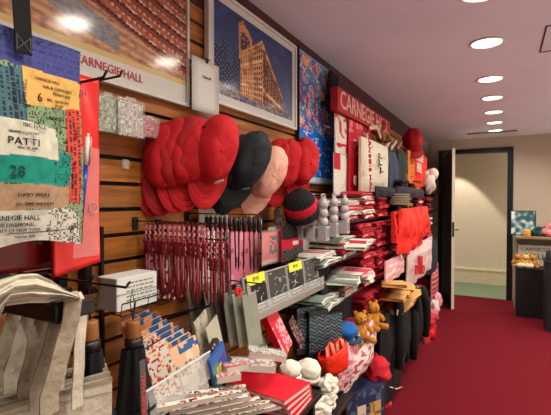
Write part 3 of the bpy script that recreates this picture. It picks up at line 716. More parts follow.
# ================================================================== CANVAS TOTES ON A THICK ARM, LOWER LEFT
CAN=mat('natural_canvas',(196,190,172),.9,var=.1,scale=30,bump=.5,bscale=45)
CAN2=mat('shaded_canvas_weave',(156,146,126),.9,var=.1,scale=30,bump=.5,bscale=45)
ax=W(78,306,.42)
M=wallM((WX+.005,ax.y,ax.z)); t=thing('heavy_display_arm','thick black arm carrying the canvas totes','hook',M=M)
ob('arm', B().box((-.05,-.43,-.018),(-.02,0,.018),bev=.003), BLK, t)
b=B().box((-.055,-.435,-.014),(.02,-.405,.014),bev=.003); b.box((-.40,-.23,-.016),(.012,-.20,.016),bev=.003); ob('cross_bar', b, BLK, t)
ob('bracket', B().box((-.06,-.006,-.08),(-.01,0,.06)), BLK, t)
def canvas_bag(i, d, utop_r, vtop_r, strapx, label):
    a=W(utop_r,vtop_r,d); wB=.40; hB=.42; Y0=a.y-wB
    M=Matrix.Translation((WX+d,a.y,a.z-hB))@Matrix.Rotation(WF-R(27),4,'Z')@Matrix.Translation((-wB,0,0)); t=thing('canvas_tote',label,'tote bag',group='canvas totes on the arm',M=M)
    def pf(s,tt,k=1):
        n=noise.noise(Vector((s*4+i*3,tt*3.5,i)))
        return (s*wB, -k*(.004+.011*math.sin(math.pi*s)*math.sin(math.pi*min(.97,tt)))-.010*n-.004*math.sin(s*9+i)*(tt), tt*hB-.012*math.sin(s*math.pi)*(tt>.97))
    b=B().grid(26,22,lambda s,tt:pf(s,tt),None,0); b.grid(26,22,lambda s,tt:pf(1-s,tt,-1),None,0)
    for pts in ([(1,j/22) for j in range(23)],[(0,1-j/22) for j in range(23)],[(j/26,0) for j in range(27)]):
        fr=[pf(*x) for x in pts]; bk=[pf(*x,-1) for x in pts]; n=len(pts); b.add(fr+bk,[(k+1,k,n+k,n+k+1) for k in range(n-1)])
    ob('bag_body', b, CAN, t)
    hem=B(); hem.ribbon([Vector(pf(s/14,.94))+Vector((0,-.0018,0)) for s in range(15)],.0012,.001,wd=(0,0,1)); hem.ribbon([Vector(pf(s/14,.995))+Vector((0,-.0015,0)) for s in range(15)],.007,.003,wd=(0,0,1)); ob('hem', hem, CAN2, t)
    return t,M,hB,pf,wB
totes=[]
for i in range(5):
    d=.27+.042*i
    lab=['canvas tote hindmost against the wall on the thick arm','natural canvas tote second from the wall on the arm','natural canvas tote in the middle of those on the arm','natural canvas tote second from the front on the arm','foremost natural canvas tote filling the lower left corner'][i]
    t,M,hB,pf,wB=canvas_bag(i,d,[104,106,108,110,111][i],[358,363,368,372,376][i],0,lab)
    totes.append(t); bpy.context.view_layer.update(); Mi=M.inverted()
    top=Mi@Vector((WX+d,ax.y-.03-.012*(4-i),ax.z+.018))
    for side,x in ((0,.33),(1,.12)):
        continue
        tx=top.x+(-.0 if side==0 else -.06)+.008*i*(1 if i%2 else -1)
        for yy,nm in ((-.012,'handle'),(.014,'handle')):
            if side==1 and yy>0: continue
            b=B(); pts=[(x*1.0,pf(x/wB,.9)[1]*(1 if yy<0 else -1)*1-.002*(1 if yy<0 else -1),hB-.05),(x,yy*1.2,hB),(x+(tx-x)*.45+.006*math.sin(i*2+side),yy-.006,hB+(top.z-hB)*.45),(x+(tx-x)*.9,yy,hB+(top.z-hB)*.9),(tx,yy*.6,top.z+.002),(tx,0,top.z+.008)]
            b.ribbon(pts,.030,.0035,wd=[(1,0,0)]*4+[(1,0,0)]*2); ob(nm, b, CAN if (i+side)%2==0 else CAN2, t)
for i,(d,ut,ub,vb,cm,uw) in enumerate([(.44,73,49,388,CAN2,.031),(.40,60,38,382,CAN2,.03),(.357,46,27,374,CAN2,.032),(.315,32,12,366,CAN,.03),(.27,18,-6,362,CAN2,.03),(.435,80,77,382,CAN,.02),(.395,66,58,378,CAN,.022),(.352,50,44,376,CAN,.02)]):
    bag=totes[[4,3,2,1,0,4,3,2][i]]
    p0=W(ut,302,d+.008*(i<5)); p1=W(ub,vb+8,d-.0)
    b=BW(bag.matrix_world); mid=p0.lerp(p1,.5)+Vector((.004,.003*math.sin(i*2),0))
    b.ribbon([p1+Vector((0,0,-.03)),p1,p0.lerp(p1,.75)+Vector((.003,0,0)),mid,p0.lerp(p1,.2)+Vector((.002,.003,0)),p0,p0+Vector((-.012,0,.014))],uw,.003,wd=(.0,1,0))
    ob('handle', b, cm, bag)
# draped handle swag over the front of the arm
M=Matrix.Translation(W(40,292,.46)); t=thing('folded_canvas_tote','cream canvas tote folded over the thick arm end','tote bag',M=M)
def sw(s,tt):
    top=[(-30,300),(0,281),(20,275),(38,274),(52,281),(66,290),(80,297)]
    bot=[(-30,345),(0,318),(5,306),(28,303),(48,303),(60,298),(80,300)]
    k=s*6; i=min(5,int(k)); f=k-i; f=f*f*(3-2*f)
    u=(top[i][0]+(top[i+1][0]-top[i][0])*f)*(1-tt)+(bot[i][0]+(bot[i+1][0]-bot[i][0])*f)*tt
    v=(top[i][1]+(top[i+1][1]-top[i][1])*f)*(1-tt)+(bot[i][1]+(bot[i+1][1]-bot[i][1])*f)*tt
    p=W(u,v,.445+.028*math.sin(math.pi*min(1,tt*1.05))+.009*math.sin(tt*19+s*3.5)+.006*noise.noise(Vector((s*5,tt*9,1))))
    return M.inverted()@p
ob('bag_body', B().grid(30,22,sw,None,.012,nrm=(1,0,0)), CAN, t)
# ================================================================== STICK UMBRELLAS WITH WOODEN HANDLES
def umbrella(label, u, v, d, L=.5, lean=0, letter=False, hookp=None):
    p=W(u,v,d); M=Matrix.Translation(p)@Matrix.Rotation(WF,4,'Z')@Matrix.Rotation(lean,4,'Y')
    t=thing('folding_umbrella',label,'umbrella',group='wooden handled umbrellas',M=M)
    b=B().lathe([(.0001,.002),(.013,.002),(.016,-.002),(.0168,-.02),(.0175,-.034),(.016,-.04),(.0001,-.04)],20); h=ob('handle', b, WOODH, t)
    ob('cord', B().tube([(0,0,0),(.004,-.002,.04),(0,0,.075),(-.004,.002,.04),(0,0,0)],.0012,5), BLKC, h)
    ob('collar', B().lathe([(.0001,-.04),(.02,-.04),(.021,-.052),(.018,-.06)],18), BLK, t)
    b=B(); V=[];Fs=[];n=32;m=20
    for j in range(m+1):
        z=-.06-(L-.06)*j/m; f=j/m
        for i in range(n):
            a=2*math.pi*i/n; r=(.022+.022*min(1,f*3)-.01*f)*(1+.22*math.sin(a*8+f*5)+.12*math.sin(a*3-f*3)); V.append((r*math.cos(a),r*math.sin(a)*.85,z))
    for j in range(m):
        for i in range(n): Fs.append((j*n+i,(j+1)*n+i,(j+1)*n+(i+1)%n,j*n+(i+1)%n))
    Fs.append(tuple(m*n+i for i in range(n))[::-1]); b.add(V,Fs); cn=ob('canopy', b, BLKC, t)
    ob('tie_band', B().tube([(.047*math.cos(a*.3142),.041*math.sin(a*.3142),-.2) for a in range(21)],.004,6,cap=False), BLKC, cn)
    if letter:
        ob('lettered_strip', B().box((-.030,-.050,-.27),(-.014,-.046,-.075)), mat('strip_dark',(84,80,80),.6), cn)
        ob('lettering', B().text('CARNEGIE HALL',.018,xf((-.022,-.0505,-.17))@FRONT@Matrix.Rotation(R(90),4,'Z')), mat('strip_red',(206,60,66),.6), cn)
    ob('tip', B().lathe([(.0001,-L-.03),(.004,-L-.028),(.005,-L),(.014,-L+.005)],12), BLK, t)
    return t
umbrella('black umbrella with wooden handle hanging beside the canvas totes',90,321,.33)
umbrella('black umbrella with wooden handle and red lettered strip, hanging right of the other',133,321,.33,letter=True,lean=R(-2))
p=W(130,288,.33); rodW('black hook from which the lettered umbrella hangs',Vector((WX+.004,p.y,p.z-.003)),p,.003)
p=W(94,283,.33); rodW('black hook from which the nearer umbrella hangs',Vector((WX+.004,p.y-.004,p.z)),p,.003)
t=thing('slotted_upright','black slotted upright between the canvas totes and the card box','bracket',M=wallM((WX+.004,W(104,300,.02).y,1.0))); ob('upright_bar', B().box((-.005,-.012,0),(.005,0,.42)), BLK, t)
for i,u in enumerate((63,88)):
    p=W(u,276,.03); t=thing('wall_bracket',['black bracket under the red pouch, nearer one','black bracket under the red pouch, farther one'][i],'bracket',M=wallM((WX+.004,p.y,p.z-.05))); ob('plate', B().box((-.012,-.03,0),(.012,0,.09),bev=.002), BLK, t); ob('lip', B().box((-.014,-.045,0),(.014,-.03,.02),bev=.002), BLK, t)

# ================================================================== BOOKLETS IN A RACK
def booklet_art(k):
    tops=[(228,150,110),(232,170,130),(222,140,100),(236,190,150),(226,160,120)]
    def f(s,t):
        n=noise.noise(Vector((s*6+k,t*7,k*2.3)))
        if t>.86: return (36,96,150) if s>.35 and n>-.25 else tops[k%5]
        if t>.74: return tops[k%5] if n<.2 else (240,214,180)
        if t>.55: return (206,200,190) if hsh(int(s*26),int(t*40),k)>.4 else (150,110,90)
        if t<.2 and .6<s: return (190,50,60)
        return (212,210,202) if n<.16 else (176,150,120)
    return f
def fold_art(s,t):
    r=hsh(int(s*15),int(t*30),4); 
    return (200,50,50) if r>.84 else ((220,150,80) if r>.74 else ((60,54,54) if r>.64 else (216,212,200)))
def stand_card(label, name, cat, u, v, d, w_, h_, th, art, yaw=0, tilt=0, roll=0, group=None, part='cover', m=PRP, nx=22, ny=30):
    M=wallM(W(u,v,d),tilt=tilt,yaw=yaw,roll=roll); t=thing(name,label,cat,group=group,M=M)
    b=B().grid(nx,ny,lambda s,tt:((s-.5)*w_,-th/2,tt*h_),lambda s,tt:q(art(s,tt)),0); b.box((-w_/2,-th/2+.0004,0),(w_/2,th/2,h_),q(art(.1,.8)),0)
    ob(part, b, m, t); return t
nb=9
for i in range(nb):
    d_=.12+.026*i; u=152+5.8*i; v=362+4.2*i
    stand_card('peach and blue topped booklet in the leaning row, '+nth_out(i,nb),'booklet','booklet',u,v+14,d_,.10,.20,.008,booklet_art(i),yaw=R(-14),tilt=R(-6),roll=R(-13),group='leaning row of booklets')
stand_card('white folded leaflet with red and orange squares, left of the booklets','leaflet','leaflet',172,408,.31,.08,.19,.008,fold_art,yaw=R(-18),roll=R(-18))
stand_card('white folded leaflet with coloured squares behind the foremost one','leaflet','leaflet',164,402,.27,.08,.19,.008,lambda s,t:fold_art(s+.4,t+.3),yaw=R(-18),roll=R(-18))
def by(s,t):
    x=abs(s-.5)-.5*(t-.1)
    if t>.72: return (44,96,168)
    if t<.6 and abs(s-.45)<.32*(t): return (214,200,70) if int(s*11)%2 else (220,140,60)
    return (50,70,150) if s>.4 else (60,140,150)
stand_card('bright blue and yellow booklet right of the leaning row','booklet','booklet',222,382,.34,.085,.115,.01,by,yaw=R(8),roll=R(-20))
stand_card('pale grey card behind the blue and yellow booklet','postcard','card',218,352,.26,.075,.12,.004,lambda s,t:(190,186,170),yaw=R(8),roll=R(-22))
stand_card('second pale card leaning behind the blue and yellow booklet','postcard','card',207,350,.24,.075,.13,.004,speck((196,190,170),[(150,150,130)],12,12,.8),yaw=R(8),roll=R(-20))

# ---- low table / bins that carry the lower goods
def table(name,label,Ya,Yb,z,dd,legs=True):
    M=wallM((WX,Ya,0)); t=thing(name,label,'shelf',M=M); w_=Yb-Ya
    ob('top_board', B().box((0,-dd,z-.02),(w_,-.002,z),bev=.002), mat('shelf_black',(22,18,18),.45), t)
    if legs:
        ob('side_panel', B().box((.0,-dd+.03,.09),(.02,-.002,z-.02)), mat('shelf_black'), t); ob('side_panel', B().box((w_-.02,-dd+.03,.09),(w_,-.002,z-.02)), mat('shelf_black'), t)
        ob('plinth', B().box((0,-dd+.06,0),(w_,-.002,.09)), mat('shelf_black'), t)
    return t
table('display_unit','black display unit under the booklets and red notebooks',.62,1.40,.80,.50)
table('display_unit','lower black display unit under the white cotton hats',1.42,2.0,.52,.42)
def lying(label, name, cat, u, v, d, size, rot, art=None, m=None, part='cover', z_off=0, th=.012, tilt=0, roll=0, group=None, pages=None, nx=30, ny=16, film=False):
    """flat thing lying with its top centre at the photo point; size=(along out, along wall)"""
    p=W(u,v,d); M=Matrix.Translation(p+Vector((0,0,z_off-th)))@Matrix.Rotation(rot,4,'Z')@Matrix.Rotation(tilt,4,'X')@Matrix.Rotation(roll,4,'Y')
    t=thing(name,label,cat,group=group,M=M); a,c=size[0]/2,size[1]/2
    b=B()
    if art: b.grid(nx,ny,lambda s,tt:(-a+2*a*s,-c+2*c*tt,th),lambda s,tt:q(art(s,tt)),0); b.box((-a,-c,0),(a,c,th-.0003),(196,188,176),0)
    else: b.box((-a,-c,0),(a,c,th),bev=min(.003,th*.3))
    if pages:
        b=B(); b.box((-a,-c,th-.0025),(a,c,th),bev=.0008); b.box((-a,-c,0),(a,c,.0025),bev=.0008); b.box((-a,c-.0025,0),(a,c,th)); ob('cover',b,m,t)
        b=B().box((-a+.003,-c+.003,.0025),(a-.003,c-.003,th-.0025)); ob('pages',b,pages,t)
    else: ob(part, b, m or PRP, t)
    if film:
        ob('wrapper', B().grid(12,10,lambda s,tt:((-a+2*a*s)*1.05,(-c+2*c*tt)*1.05,th+.004+.004*noise.noise(Vector((s*6,tt*6,u)))),None,0), FILM, t)
    return t
NBR=mat('notebook_red',(214,22,44),.35)
for i in range(4):
    lying('red covered notebook, %s of the pile'%['topmost','second from the top','third from the top','lowest'][i],'notebook','notebook',268+1*i,382,.40,(.235,.155),R(-6+3*i),None,NBR,z_off=-.017*i,th=.016,pages=PAPER,tilt=R(0),group='red notebooks in the pile')
def keys(seed):
    def f(s,t):
        r=hsh(int(s*44),seed,int(t*3)); 
        if t<.12 or t>.9: return (120,110,100)
        if r>.86: return (40,36,36)
        if r>.76: return (206,110,70)
        if r>.68: return (190,50,60)
        return (222,218,206)
    return f
pts=[(196,404),(208,396),(221,389),(233,384),(246,396),(240,404),(222,412),(206,420)]
for i,(u,v) in enumerate([(200,398),(211,402),(223,405),(235,408),(247,411)]):
    lying('slim box with coloured squares, %s of the bottom row'%['leftmost','second from the left','middle one','second from the right','rightmost'][i],'slim_box','box',u,v,.42,(.21,.026),R(52),keys(i),th=.009,group='slim patterned boxes')
for i,(u,v) in enumerate([(188,392),(214,388),(240,390)]):
    lying('slim white box of the back row, %s below the booklets'%['left one','middle one','right one'][i],'slim_box','box',u+6,v,.36,(.15,.026),R(40),keys(i+9),th=.009,group='slim patterned boxes behind')
# acrylic lip in front of the booklets
M=wallM(W(150,423,.37),yaw=R(6)); t=thing('acrylic_tray','clear acrylic tray with bright edges in front of the booklets','tray',M=M)
b=B(); b.box((-.02,-.0,0),(.26,.003,.075)); ob('front_panel', b, CLEAR, t)
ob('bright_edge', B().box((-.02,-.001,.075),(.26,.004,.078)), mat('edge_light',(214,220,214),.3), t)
ob('base', B().box((-.02,0,-.003),(.26,.12,0)), CLEAR, t)
# crimson/pink packs around the ribbon
redp=lambda a,b_: (lambda s,t: a if hsh(int(s*10),int(t*14),3)>.35 else b_)
stand_card('red and white wrapped pack leaning right of the narrow cards','wrapped_pack','packet',286,350,.30,.085,.19,.03,lambda s,t:(226,30,50) if t>.72 or abs(s-.25)<.1 else ((232,170,180) if hsh(int(s*8),int(t*20))>.5 else (214,60,84)),roll=R(-24),tilt=R(-14))
stand_card('dark plum wrapped pack between the red pack and the patterned packs','wrapped_pack','packet',300,345,.24,.06,.15,.03,lambda s,t:(60,24,34) if hsh(int(s*8),int(t*20))>.3 else (170,130,134),roll=R(-24),tilt=R(-14))
stand_card('grey film wrapped card set left of the red pack','wrapped_pack','packet',262,352,.30,.06,.11,.02,lambda s,t:(70,76,74) if hsh(int(s*8),int(t*12))>.2 else (150,160,150),roll=R(-22),tilt=R(-12))
lying('white and grey keyboard patterned pack lying behind the notebooks','wrapped_pack','packet',266,351,.36,(.13,.06),R(38),lambda s,t:(206,204,196) if hsh(int(s*40),int(t*12))>.35 else (90,90,86),th=.02,roll=R(12),film=True)
lying('clear wrapped scarf pack in front of the keyboard patterned one','wrapped_pack','packet',252,362,.38,(.14,.06),R(40),lambda s,t:(200,190,186) if hsh(int(s*20),int(t*5))>.4 else (150,60,60),th=.02,roll=R(8),film=True)
for i,(u,v) in enumerate([(228,374),(236,364)]):
    lying('pink red film wrapped pack near the notebooks, %s'%['lower one','upper one'][i],'wrapped_pack','packet',u,v,.38,(.07,.03),R(50+8*i),lambda s,t:(214,60,80) if hsh(int(s*9),int(t*3),i)>.4 else (200,190,180),th=.018,film=True)
stand_card('dark gift pack with pale star print among the narrow cards','wrapped_pack','packet',228,372,.33,.07,.11,.02,lambda s,t:(196,170,160) if hsh(int(s*12),int(t*14))>.88 else (44,34,36),roll=R(-30),tilt=R(-16))
# ================================================================== WHITE COTTON HATS
WC=mat('white_cotton',(226,222,206),.9,bump=.6,bscale=60)
for i,(u,v,r_,lab) in enumerate([(290,369,.042,'round white cotton hat with dark eye spots behind the notebooks'),(309,369,.05,'smooth white cotton hat right of the spotted one'),(328,384,.042,'crumpled white cotton hat at the top of the chain beside the bin edge'),(327,398,.04,'crumpled white cotton hat second down the chain'),(312,403,.045,'crumpled white cotton hat left in the chain of white hats'),(296,412,.042,'crumpled white cotton hat at the picture bottom next to the notebooks'),(322,412,.042,'lowest crumpled white cotton hat at the right of the bottom edge'),(338,374,.03,'small crumpled white hat next to the orange bag')]):
    if i==7: continue
    M=Matrix.Translation(W(u,v,.38)+Vector((0,0,0)))@Matrix.Rotation(i*1.3,4,'Z')@Matrix.Rotation(.3*math.sin(i*2),4,'X')
    t=thing('cotton_hat',lab,'hat',group='white cotton hats',M=M)
    b=B().ball((0,0,0),(r_,r_,r_*.78),30,20,bumps=.12 if i<2 else .55,seed=i); b.lathe([(r_*.92,-.018),(r_*1.05,-.022),(r_*1.05,-.034),(r_*.9,-.036)],24); ob('hat_body', b, WC, t)
    if i==0:
        e=B()
        for a_ in (-.5,.25): e.ball((r_*.8*math.sin(a_-1.3+.0),-r_*.72*math.cos(a_-1.3)-0,r_*.35),(.007,.007,.007),8,6)
        ob('eye_spots', e, BLKC, t)
# ================================================================== PATTERNED PACKS AND ORANGE BAG
def wave_art(k):
    def f(s,t):
        y=(t*13+ .9*abs((s*5+k*.5)%2-1))%1
        return (92,114,130) if y<.40 and hsh(int(t*9),k)>.2 else (16,18,26)
    return f
for k,(u,v,d_) in enumerate([(305,352,.22),(317,355,.27),(331,357,.31)]):
    stand_card('black packet with %s zigzag print, %s of the three above the orange bag'%(['grey','silver','blue'][k],['left','middle','right'][k]),'patterned_packet','packet',u,v,d_,.115,.225,.035,wave_art(k),yaw=R(-32),group='zigzag packets',nx=16,ny=46)
OR=mat('orange_plastic',(236,50,22),.3,bump=.2,bscale=30)
M=Matrix.Translation(W(336,369,.36))@Matrix.Rotation(R(55),4,'Z')@Matrix.Rotation(R(-12),4,'Y'); t=thing('orange_bag','bright orange red carrier bag with pale handles above the white hats','bag',M=M)
b=B(); 
def obag(s,tt):
    a=s*2*math.pi; r=1+.12*noise.noise(Vector((math.cos(a)*2,math.sin(a)*2,tt*3))); e_=.62+.38*math.sin(math.pi*(.15+.55*tt))
    return (.085*math.cos(a)*r*e_,.055*math.sin(a)*r*e_,tt*.11+.02*math.cos(a)*tt)
b.grid(28,10,obag,None,.0015,nrm=(0,0,1)); b.add([obag(k/28,0) for k in range(28)],[tuple(range(28))[::-1]]); ob('bag_body', b, OR, t)
for sx in (-1,1): ob('handle', B().ribbon([(-.05*sx,-.03,.09),(-.045*sx,-.03,.14),(-.03*sx,-.03,.165),(-.015*sx,-.03,.14),(-.01*sx,-.03,.09)],.02,.003,wd=(1,.2,0)), mat('peach_strap',(240,140,110),.5), t)
# ================================================================== GOLF BALL SLEEVES
BALL=mat('ball_white',(190,188,188),.3,bump=.5,bscale=300); SLV=mat('sleeve_grey',(172,170,172),.3)
for ci,Y in enumerate((1.89,2.03,2.2)):
    z0=[1.30,1.31,1.315][ci]
    for ri in range(5):
        t=thing('ball_sleeve','silver sleeve of practice balls, %s of the %s hook'%(['innermost','second from the wall','middle one','second from the outer end','outermost'][ri],['nearest','middle','farthest'][ci]),'ball pack',group='silver ball sleeves',M=wallM((WX+.05+.062*ri,Y+.004*ri,z0)))
        ob('sleeve', B().box((-.023,-.023,-.002),(.023,.023,.07),bev=.003), SLV, t)
        for z_ in (.092,.135,.178): ob('ball', B().ball((0,0,z_),.0235,14,9), BALL, t)
        ob('top_card', B().box((-.022,-.002,.198),(.022,.002,.222)), SLV, t)
        ob('printed_lines', B().box((-.016,-.0242,.012),(-.011,-.0235,.06)).box((-.004,-.0242,.012),(.004,-.0235,.06)).box((.011,-.0242,.012),(.016,-.0235,.06)), mat('ink_grey',(120,122,118)), t)
    hook('black hook carrying the %s row of ball sleeves'%['nearest','middle','farthest'][ci],(WX,Y,z0+.213),.31,r=.0025)

p=W(213,305,.30); rodW('sloping black rail under the red pens',Vector((WX+.004,p.y-.06,p.z-.09)),Vector((p.x,p.y-.0,p.z)),.004)
M=wallM((WX+.002,W(126,165,.01).y,W(126,165,.01).z-.012)); t=thing('slat_clip','small clear plastic clip on the bare slats left of the caps','clip',M=M)
ob('clip_body', B().box((-.012,-.012,0),(.012,0,.03),bev=.003), CLEAR, t)

# ================================================================== SHELVING FARTHER ALONG THE WALL
SHD=mat('shelf_board',(30,20,26),.4)
def shelf(label, Ya, Yb, z, d=.275):
    t=thing('wall_shelf',label,'shelf',M=wallM((WX+.002,Ya,z)))
    ob('shelf_board', B().box((0,-d,-.018),(Yb-Ya,0,0),bev=.002), SHD, t)
    for x in (.03,(Yb-Ya)-.04): ob('bracket', B().box((x,-d*.85,-.045),(x+.006,0,-.018)), BLK, t)
    return t
SZ=[1.60,1.38,1.17,.94,.67,.38,.12]
SN=['top','second','third','fourth','fifth','sixth','lowest']
for k,z in enumerate(SZ):
    Ya=[3.05,2.24,1.86,1.90,2.18,2.18,2.18][k]
    shelf('dark %s wall shelf of the clothing section, near length'%SN[k],Ya,4.25,z)
    shelf('dark %s wall shelf of the clothing section, far length'%SN[k],4.27,6.25,z)
t=thing('shelf_base','black base cabinet under the clothing shelves','cabinet',M=wallM((WX+.002,2.18,0)))
ob('plinth', B().box((0,-.27,0),(4.1,0,.095)), SHD, t)
def shirt_mesh(seed, w_, dpt, th, cols):
    """folded garment: rounded layered front edge"""
    b=B(); prof=[]; n=7; L=3
    # loop in (y,z): bottom back -> front lobes -> top back
    for l in range(L):
        for k in range(n):
            a=-math.pi/2+math.pi*(k+.5)/n
            prof.append((-dpt/2-.008*math.cos(a)+.004*(l%2), th*(l+.5)/L+th/L*.5*math.sin(a), l))
    prof.append((dpt*.1,th*1.0,L-1)); prof.append((dpt/2,th*.96,L-1)); prof.append((dpt/2,0,0)); prof.append((0,0,0))
    nx=14; V=[];Fs=[];Cs=[]
    m=len(prof)
    for i in range(nx+1):
        s=i/nx; e_=1-(abs(2*s-1))**8*.35
        for (y,z,l) in prof:
            q_=noise.noise(Vector((s*3.3+seed*4,y*6,l*1.7+seed)))
            V.append(((s-.5)*w_+.006*noise.noise(Vector((seed,l*3,y*9))), y+(.014*q_ if y<0 else 0)+.02*(1-e_), th*.5+(z-th*.5)*e_+.004*q_-.010*(2*s-1)**6))
    for i in range(nx):
        for k in range(m): 
            Fs.append((i*m+k,i*m+(k+1)%m,(i+1)*m+(k+1)%m,(i+1)*m+k)); l=prof[k][2]
            c=cols[l%len(cols)]
            if len(cols)>3 and k>=L*n-1: c=cols[3] if hsh(int(i/2),k,seed)>.5 else c
            Cs.append(c)
    Fs.append(tuple(range(m))); Cs.append(cols[0]); Fs.append(tuple(nx*m+k for k in range(m))[::-1]); Cs.append(cols[0])
    b.add(V,Fs,Cs); return b
SCH={'red':[(176,18,36),(206,40,56),(160,14,30)],
     'crimson and pink striped':[(190,30,50),(226,130,140),(176,22,42)],
     'red and white striped':[(206,40,60),(226,216,210),(190,30,50),(226,200,196)],
     'white':[(206,200,190),(176,172,166),(214,210,200),(180,40,56)],
     'white and grey green printed':[(196,204,190),(140,156,144),(210,206,196),(120,140,130)],
     'black':[(14,14,18),(22,22,28),(11,11,14)],
     'navy':[(24,30,52),(36,44,70),(20,24,40)],
     'golden tan':[(176,126,62),(150,100,44),(196,150,86)],
     'pink and white':[(214,150,156),(222,206,200),(190,60,80),(226,200,200)],
     'orange red':[(226,54,34),(200,34,30),(236,80,50)],
     'charcoal':[(50,46,48),(70,66,66),(36,34,36)]}
protos={}
def shirt(key, label, M, group, w_=.27, dpt=.27, th=.03, var=0):
    k=(key,w_,dpt,th,var%3)
    if k not in protos:
        me=shirt_mesh(var%3+len(protos)*.37,w_,dpt,th*.86,[q(c) for c in SCH[key]]); o=ob('folded_shirt',me,PRC); protos[k]=o
    else: o=protos[k].copy(); C.objects.link(o)
    o.matrix_world=M; o['label']=label; o['category']='shirt'; o['group']=group; return o
NEARW=['nearest','second nearest','third nearest','fourth nearest','fifth nearest','sixth nearest','seventh nearest','eighth nearest','ninth nearest']
def stack(keys_, shelf_i, pos_i, Y, n, d=.165, w_=.27, dpt=.25, th=.03, z=None):
    z0=SZ[shelf_i] if z is None else z
    for i in range(n):
        key=keys_[i%len(keys_)]; o_=n-1-i
        shirt(key,'%s folded shirt, %s, %s stack, %s shelf'%(key,ORD[o_],NEARW[pos_i],SN[shelf_i]),
              wallM((WX+d+.012*math.sin(i*2.3+Y*7),Y+.008*math.sin(i*3.1+Y),z0+.001+i*th),yaw=.05*math.sin(i*1.7+Y*3)),'folded shirts on the %s shelf'%SN[shelf_i],w_,dpt,th,i)
A_='red'; RS='red and white striped'; CP='crimson and pink striped'; PW='pink and white'; WG='white and grey green printed'
rows={0:[(['charcoal','navy'],3.9,3),(['golden tan','orange red'],4.6,4),(['red','white'],5.3,4)],
 1:[([RS,'white'],2.42,4),([RS,'white',CP],2.74,6),([CP,'red'],3.1,5),(['black','charcoal'],3.6,4),(['golden tan','black'],4.1,5),(['red',PW],4.7,5),(['red','black'],5.4,5)],
 2:[([WG,'white'],2.02,2),([WG,'red','white'],2.34,4),(['red',CP],2.70,6),([CP,'red'],3.05,6),(['red','orange red'],3.45,6),(['red'],3.9,6),(['red','golden tan'],4.7,5),(['navy','white'],5.4,5)],
 3:[([WG],2.06,2),(['white',PW],2.38,4),([CP,'red'],2.74,7),(['red',CP],3.1,7),([PW,CP],3.5,6),([PW,'red'],3.9,6),(['navy','red'],4.7,6),([RS],5.4,6)],
 4:[(['red','black'],2.42,3),(['red',CP],2.78,7),(['red',CP],3.12,7),(['golden tan'],3.55,4),(['golden tan','black'],3.95,4),(['red','black'],4.7,6),([RS,'red'],5.4,6)],
 5:[([PW,'white',CP],2.36,6),(['black'],2.74,4),(['black','charcoal'],3.15,6),(['black'],3.6,6),(['red','black'],4.0,6),(['red',RS],4.7,6),(['red'],5.4,6)],
 6:[([PW,WG],2.36,4),(['red',PW],2.74,5),(['black'],3.15,4),(['black','navy'],3.7,5),(['red'],4.7,6),(['red','black'],5.4,6)]}
for k,L_ in rows.items():
    for i,(ks,Y,n) in enumerate(L_):
        stack(ks,k,i,Y,n)

# ---- header sign
RSG=mat('sign_red',(176,24,38),.5)
a=W(338,86,.16); e=W(390,122,.16); zt=a.z; hb=.15
M=wallM((WX+.16,a.y,zt-hb)); t=thing('header_sign','red header sign with cream capital letters above the hanging tote','sign',M=M)
L=e.y-a.y
ob('sign_board', B().box((0,0,0),(L,.05,hb),bev=.002), RSG, t)
for s_,x0,x1 in (('CARNEGIE',.03,.60),('HALL',.65,.93)):
    vs_=text_data(s_,.002/.165)[0]; wn=max(v.x for v in vs_)-min(v.x for v in vs_)
    ob('lettering', B().text(s_,.165,xf((L*(x0+x1)/2,-.001,hb*.5))@FRONT,ext=.002,sx=L*(x1-x0)/(wn*.165)), mat('cream_letter',(226,196,182),.5), t)
ob('sign_arm', B().box((.05,.05,.05),(.07,.155,.08)), BLK, t); ob('sign_arm', B().box((L-.07,.05,.05),(L-.05,.155,.08)), BLK, t)
b=B(); t=thing('dark_sunshade','dark folded fabric hanging between the blue poster and the red sign','fabric',M=wallM(W(334,112,.06)))
ob('fabric', B().grid(6,16,lambda s,tt:((s-.5)*.16,-.012*math.sin(s*9),tt*.26),None,.012), mat('dark_navy_cloth',(22,24,36),.9), t)

def txt_art(base, ink, box=(.2,.8,.45,.7), rows_=2, th=.35):
    def f(s,t):
        if box[0]<s<box[1] and box[2]<t<box[3]:
            r=(t-box[2])/(box[3]-box[2])*rows_
            if .2<r%1<.85 and hsh(int(s*22),int(t*44))>th: return ink
        return base
    return f
hang_sheet('white tea towel with red print, upper one beside the blue poster','tea_towel','towel',(335,113,152,350),.13,lambda s,t:(196,40,60) if noise.noise(Vector((s*5,t*7,1)))>.22 else (212,208,196),puff=.006)
hang_sheet('white tea towel with red corner, lower one beside the blue poster','tea_towel','towel',(334,152,196,349),.13,lambda s,t:(190,24,50) if (t>.62 and s<.38) else (214,210,200),puff=.006)
def redt(s,t):
    if t>.55: return (196,40,58) if noise.noise(Vector((s*6,t*16,1)))<.2 else (216,130,130)
    return (190,16,34)
t=hang_sheet('red apron with white emblem hanging left of the cream tote','red_apron','towel',(349,119,198,367),.15,redt,puff=.02)
bpy.context.view_layer.update()
b=BW(t.matrix_world); p=W(355,181,.178); b.text('C',.10,Matrix.Translation(p)@Matrix.Rotation(WF,4,'Z')@FRONT); b.text('H',.06,Matrix.Translation(p+Vector((.001,.012,0)))@Matrix.Rotation(WF,4,'Z')@FRONT); ob('emblem',b,mat('emblem_white',(226,216,210),.6),t)
def ctote(s,t):
    return (214,206,186) if noise.noise(Vector((s*4,t*5,2)))<.25 else (200,188,166)
t=hang_sheet('cream canvas tote with vertical red lettering and black marks under the header sign','lettered_tote','bag',(361,136,191,388),.22,ctote,puff=.05,amp=.006,nx=22,ny=24)
bpy.context.view_layer.update()
b=BW(t.matrix_world)
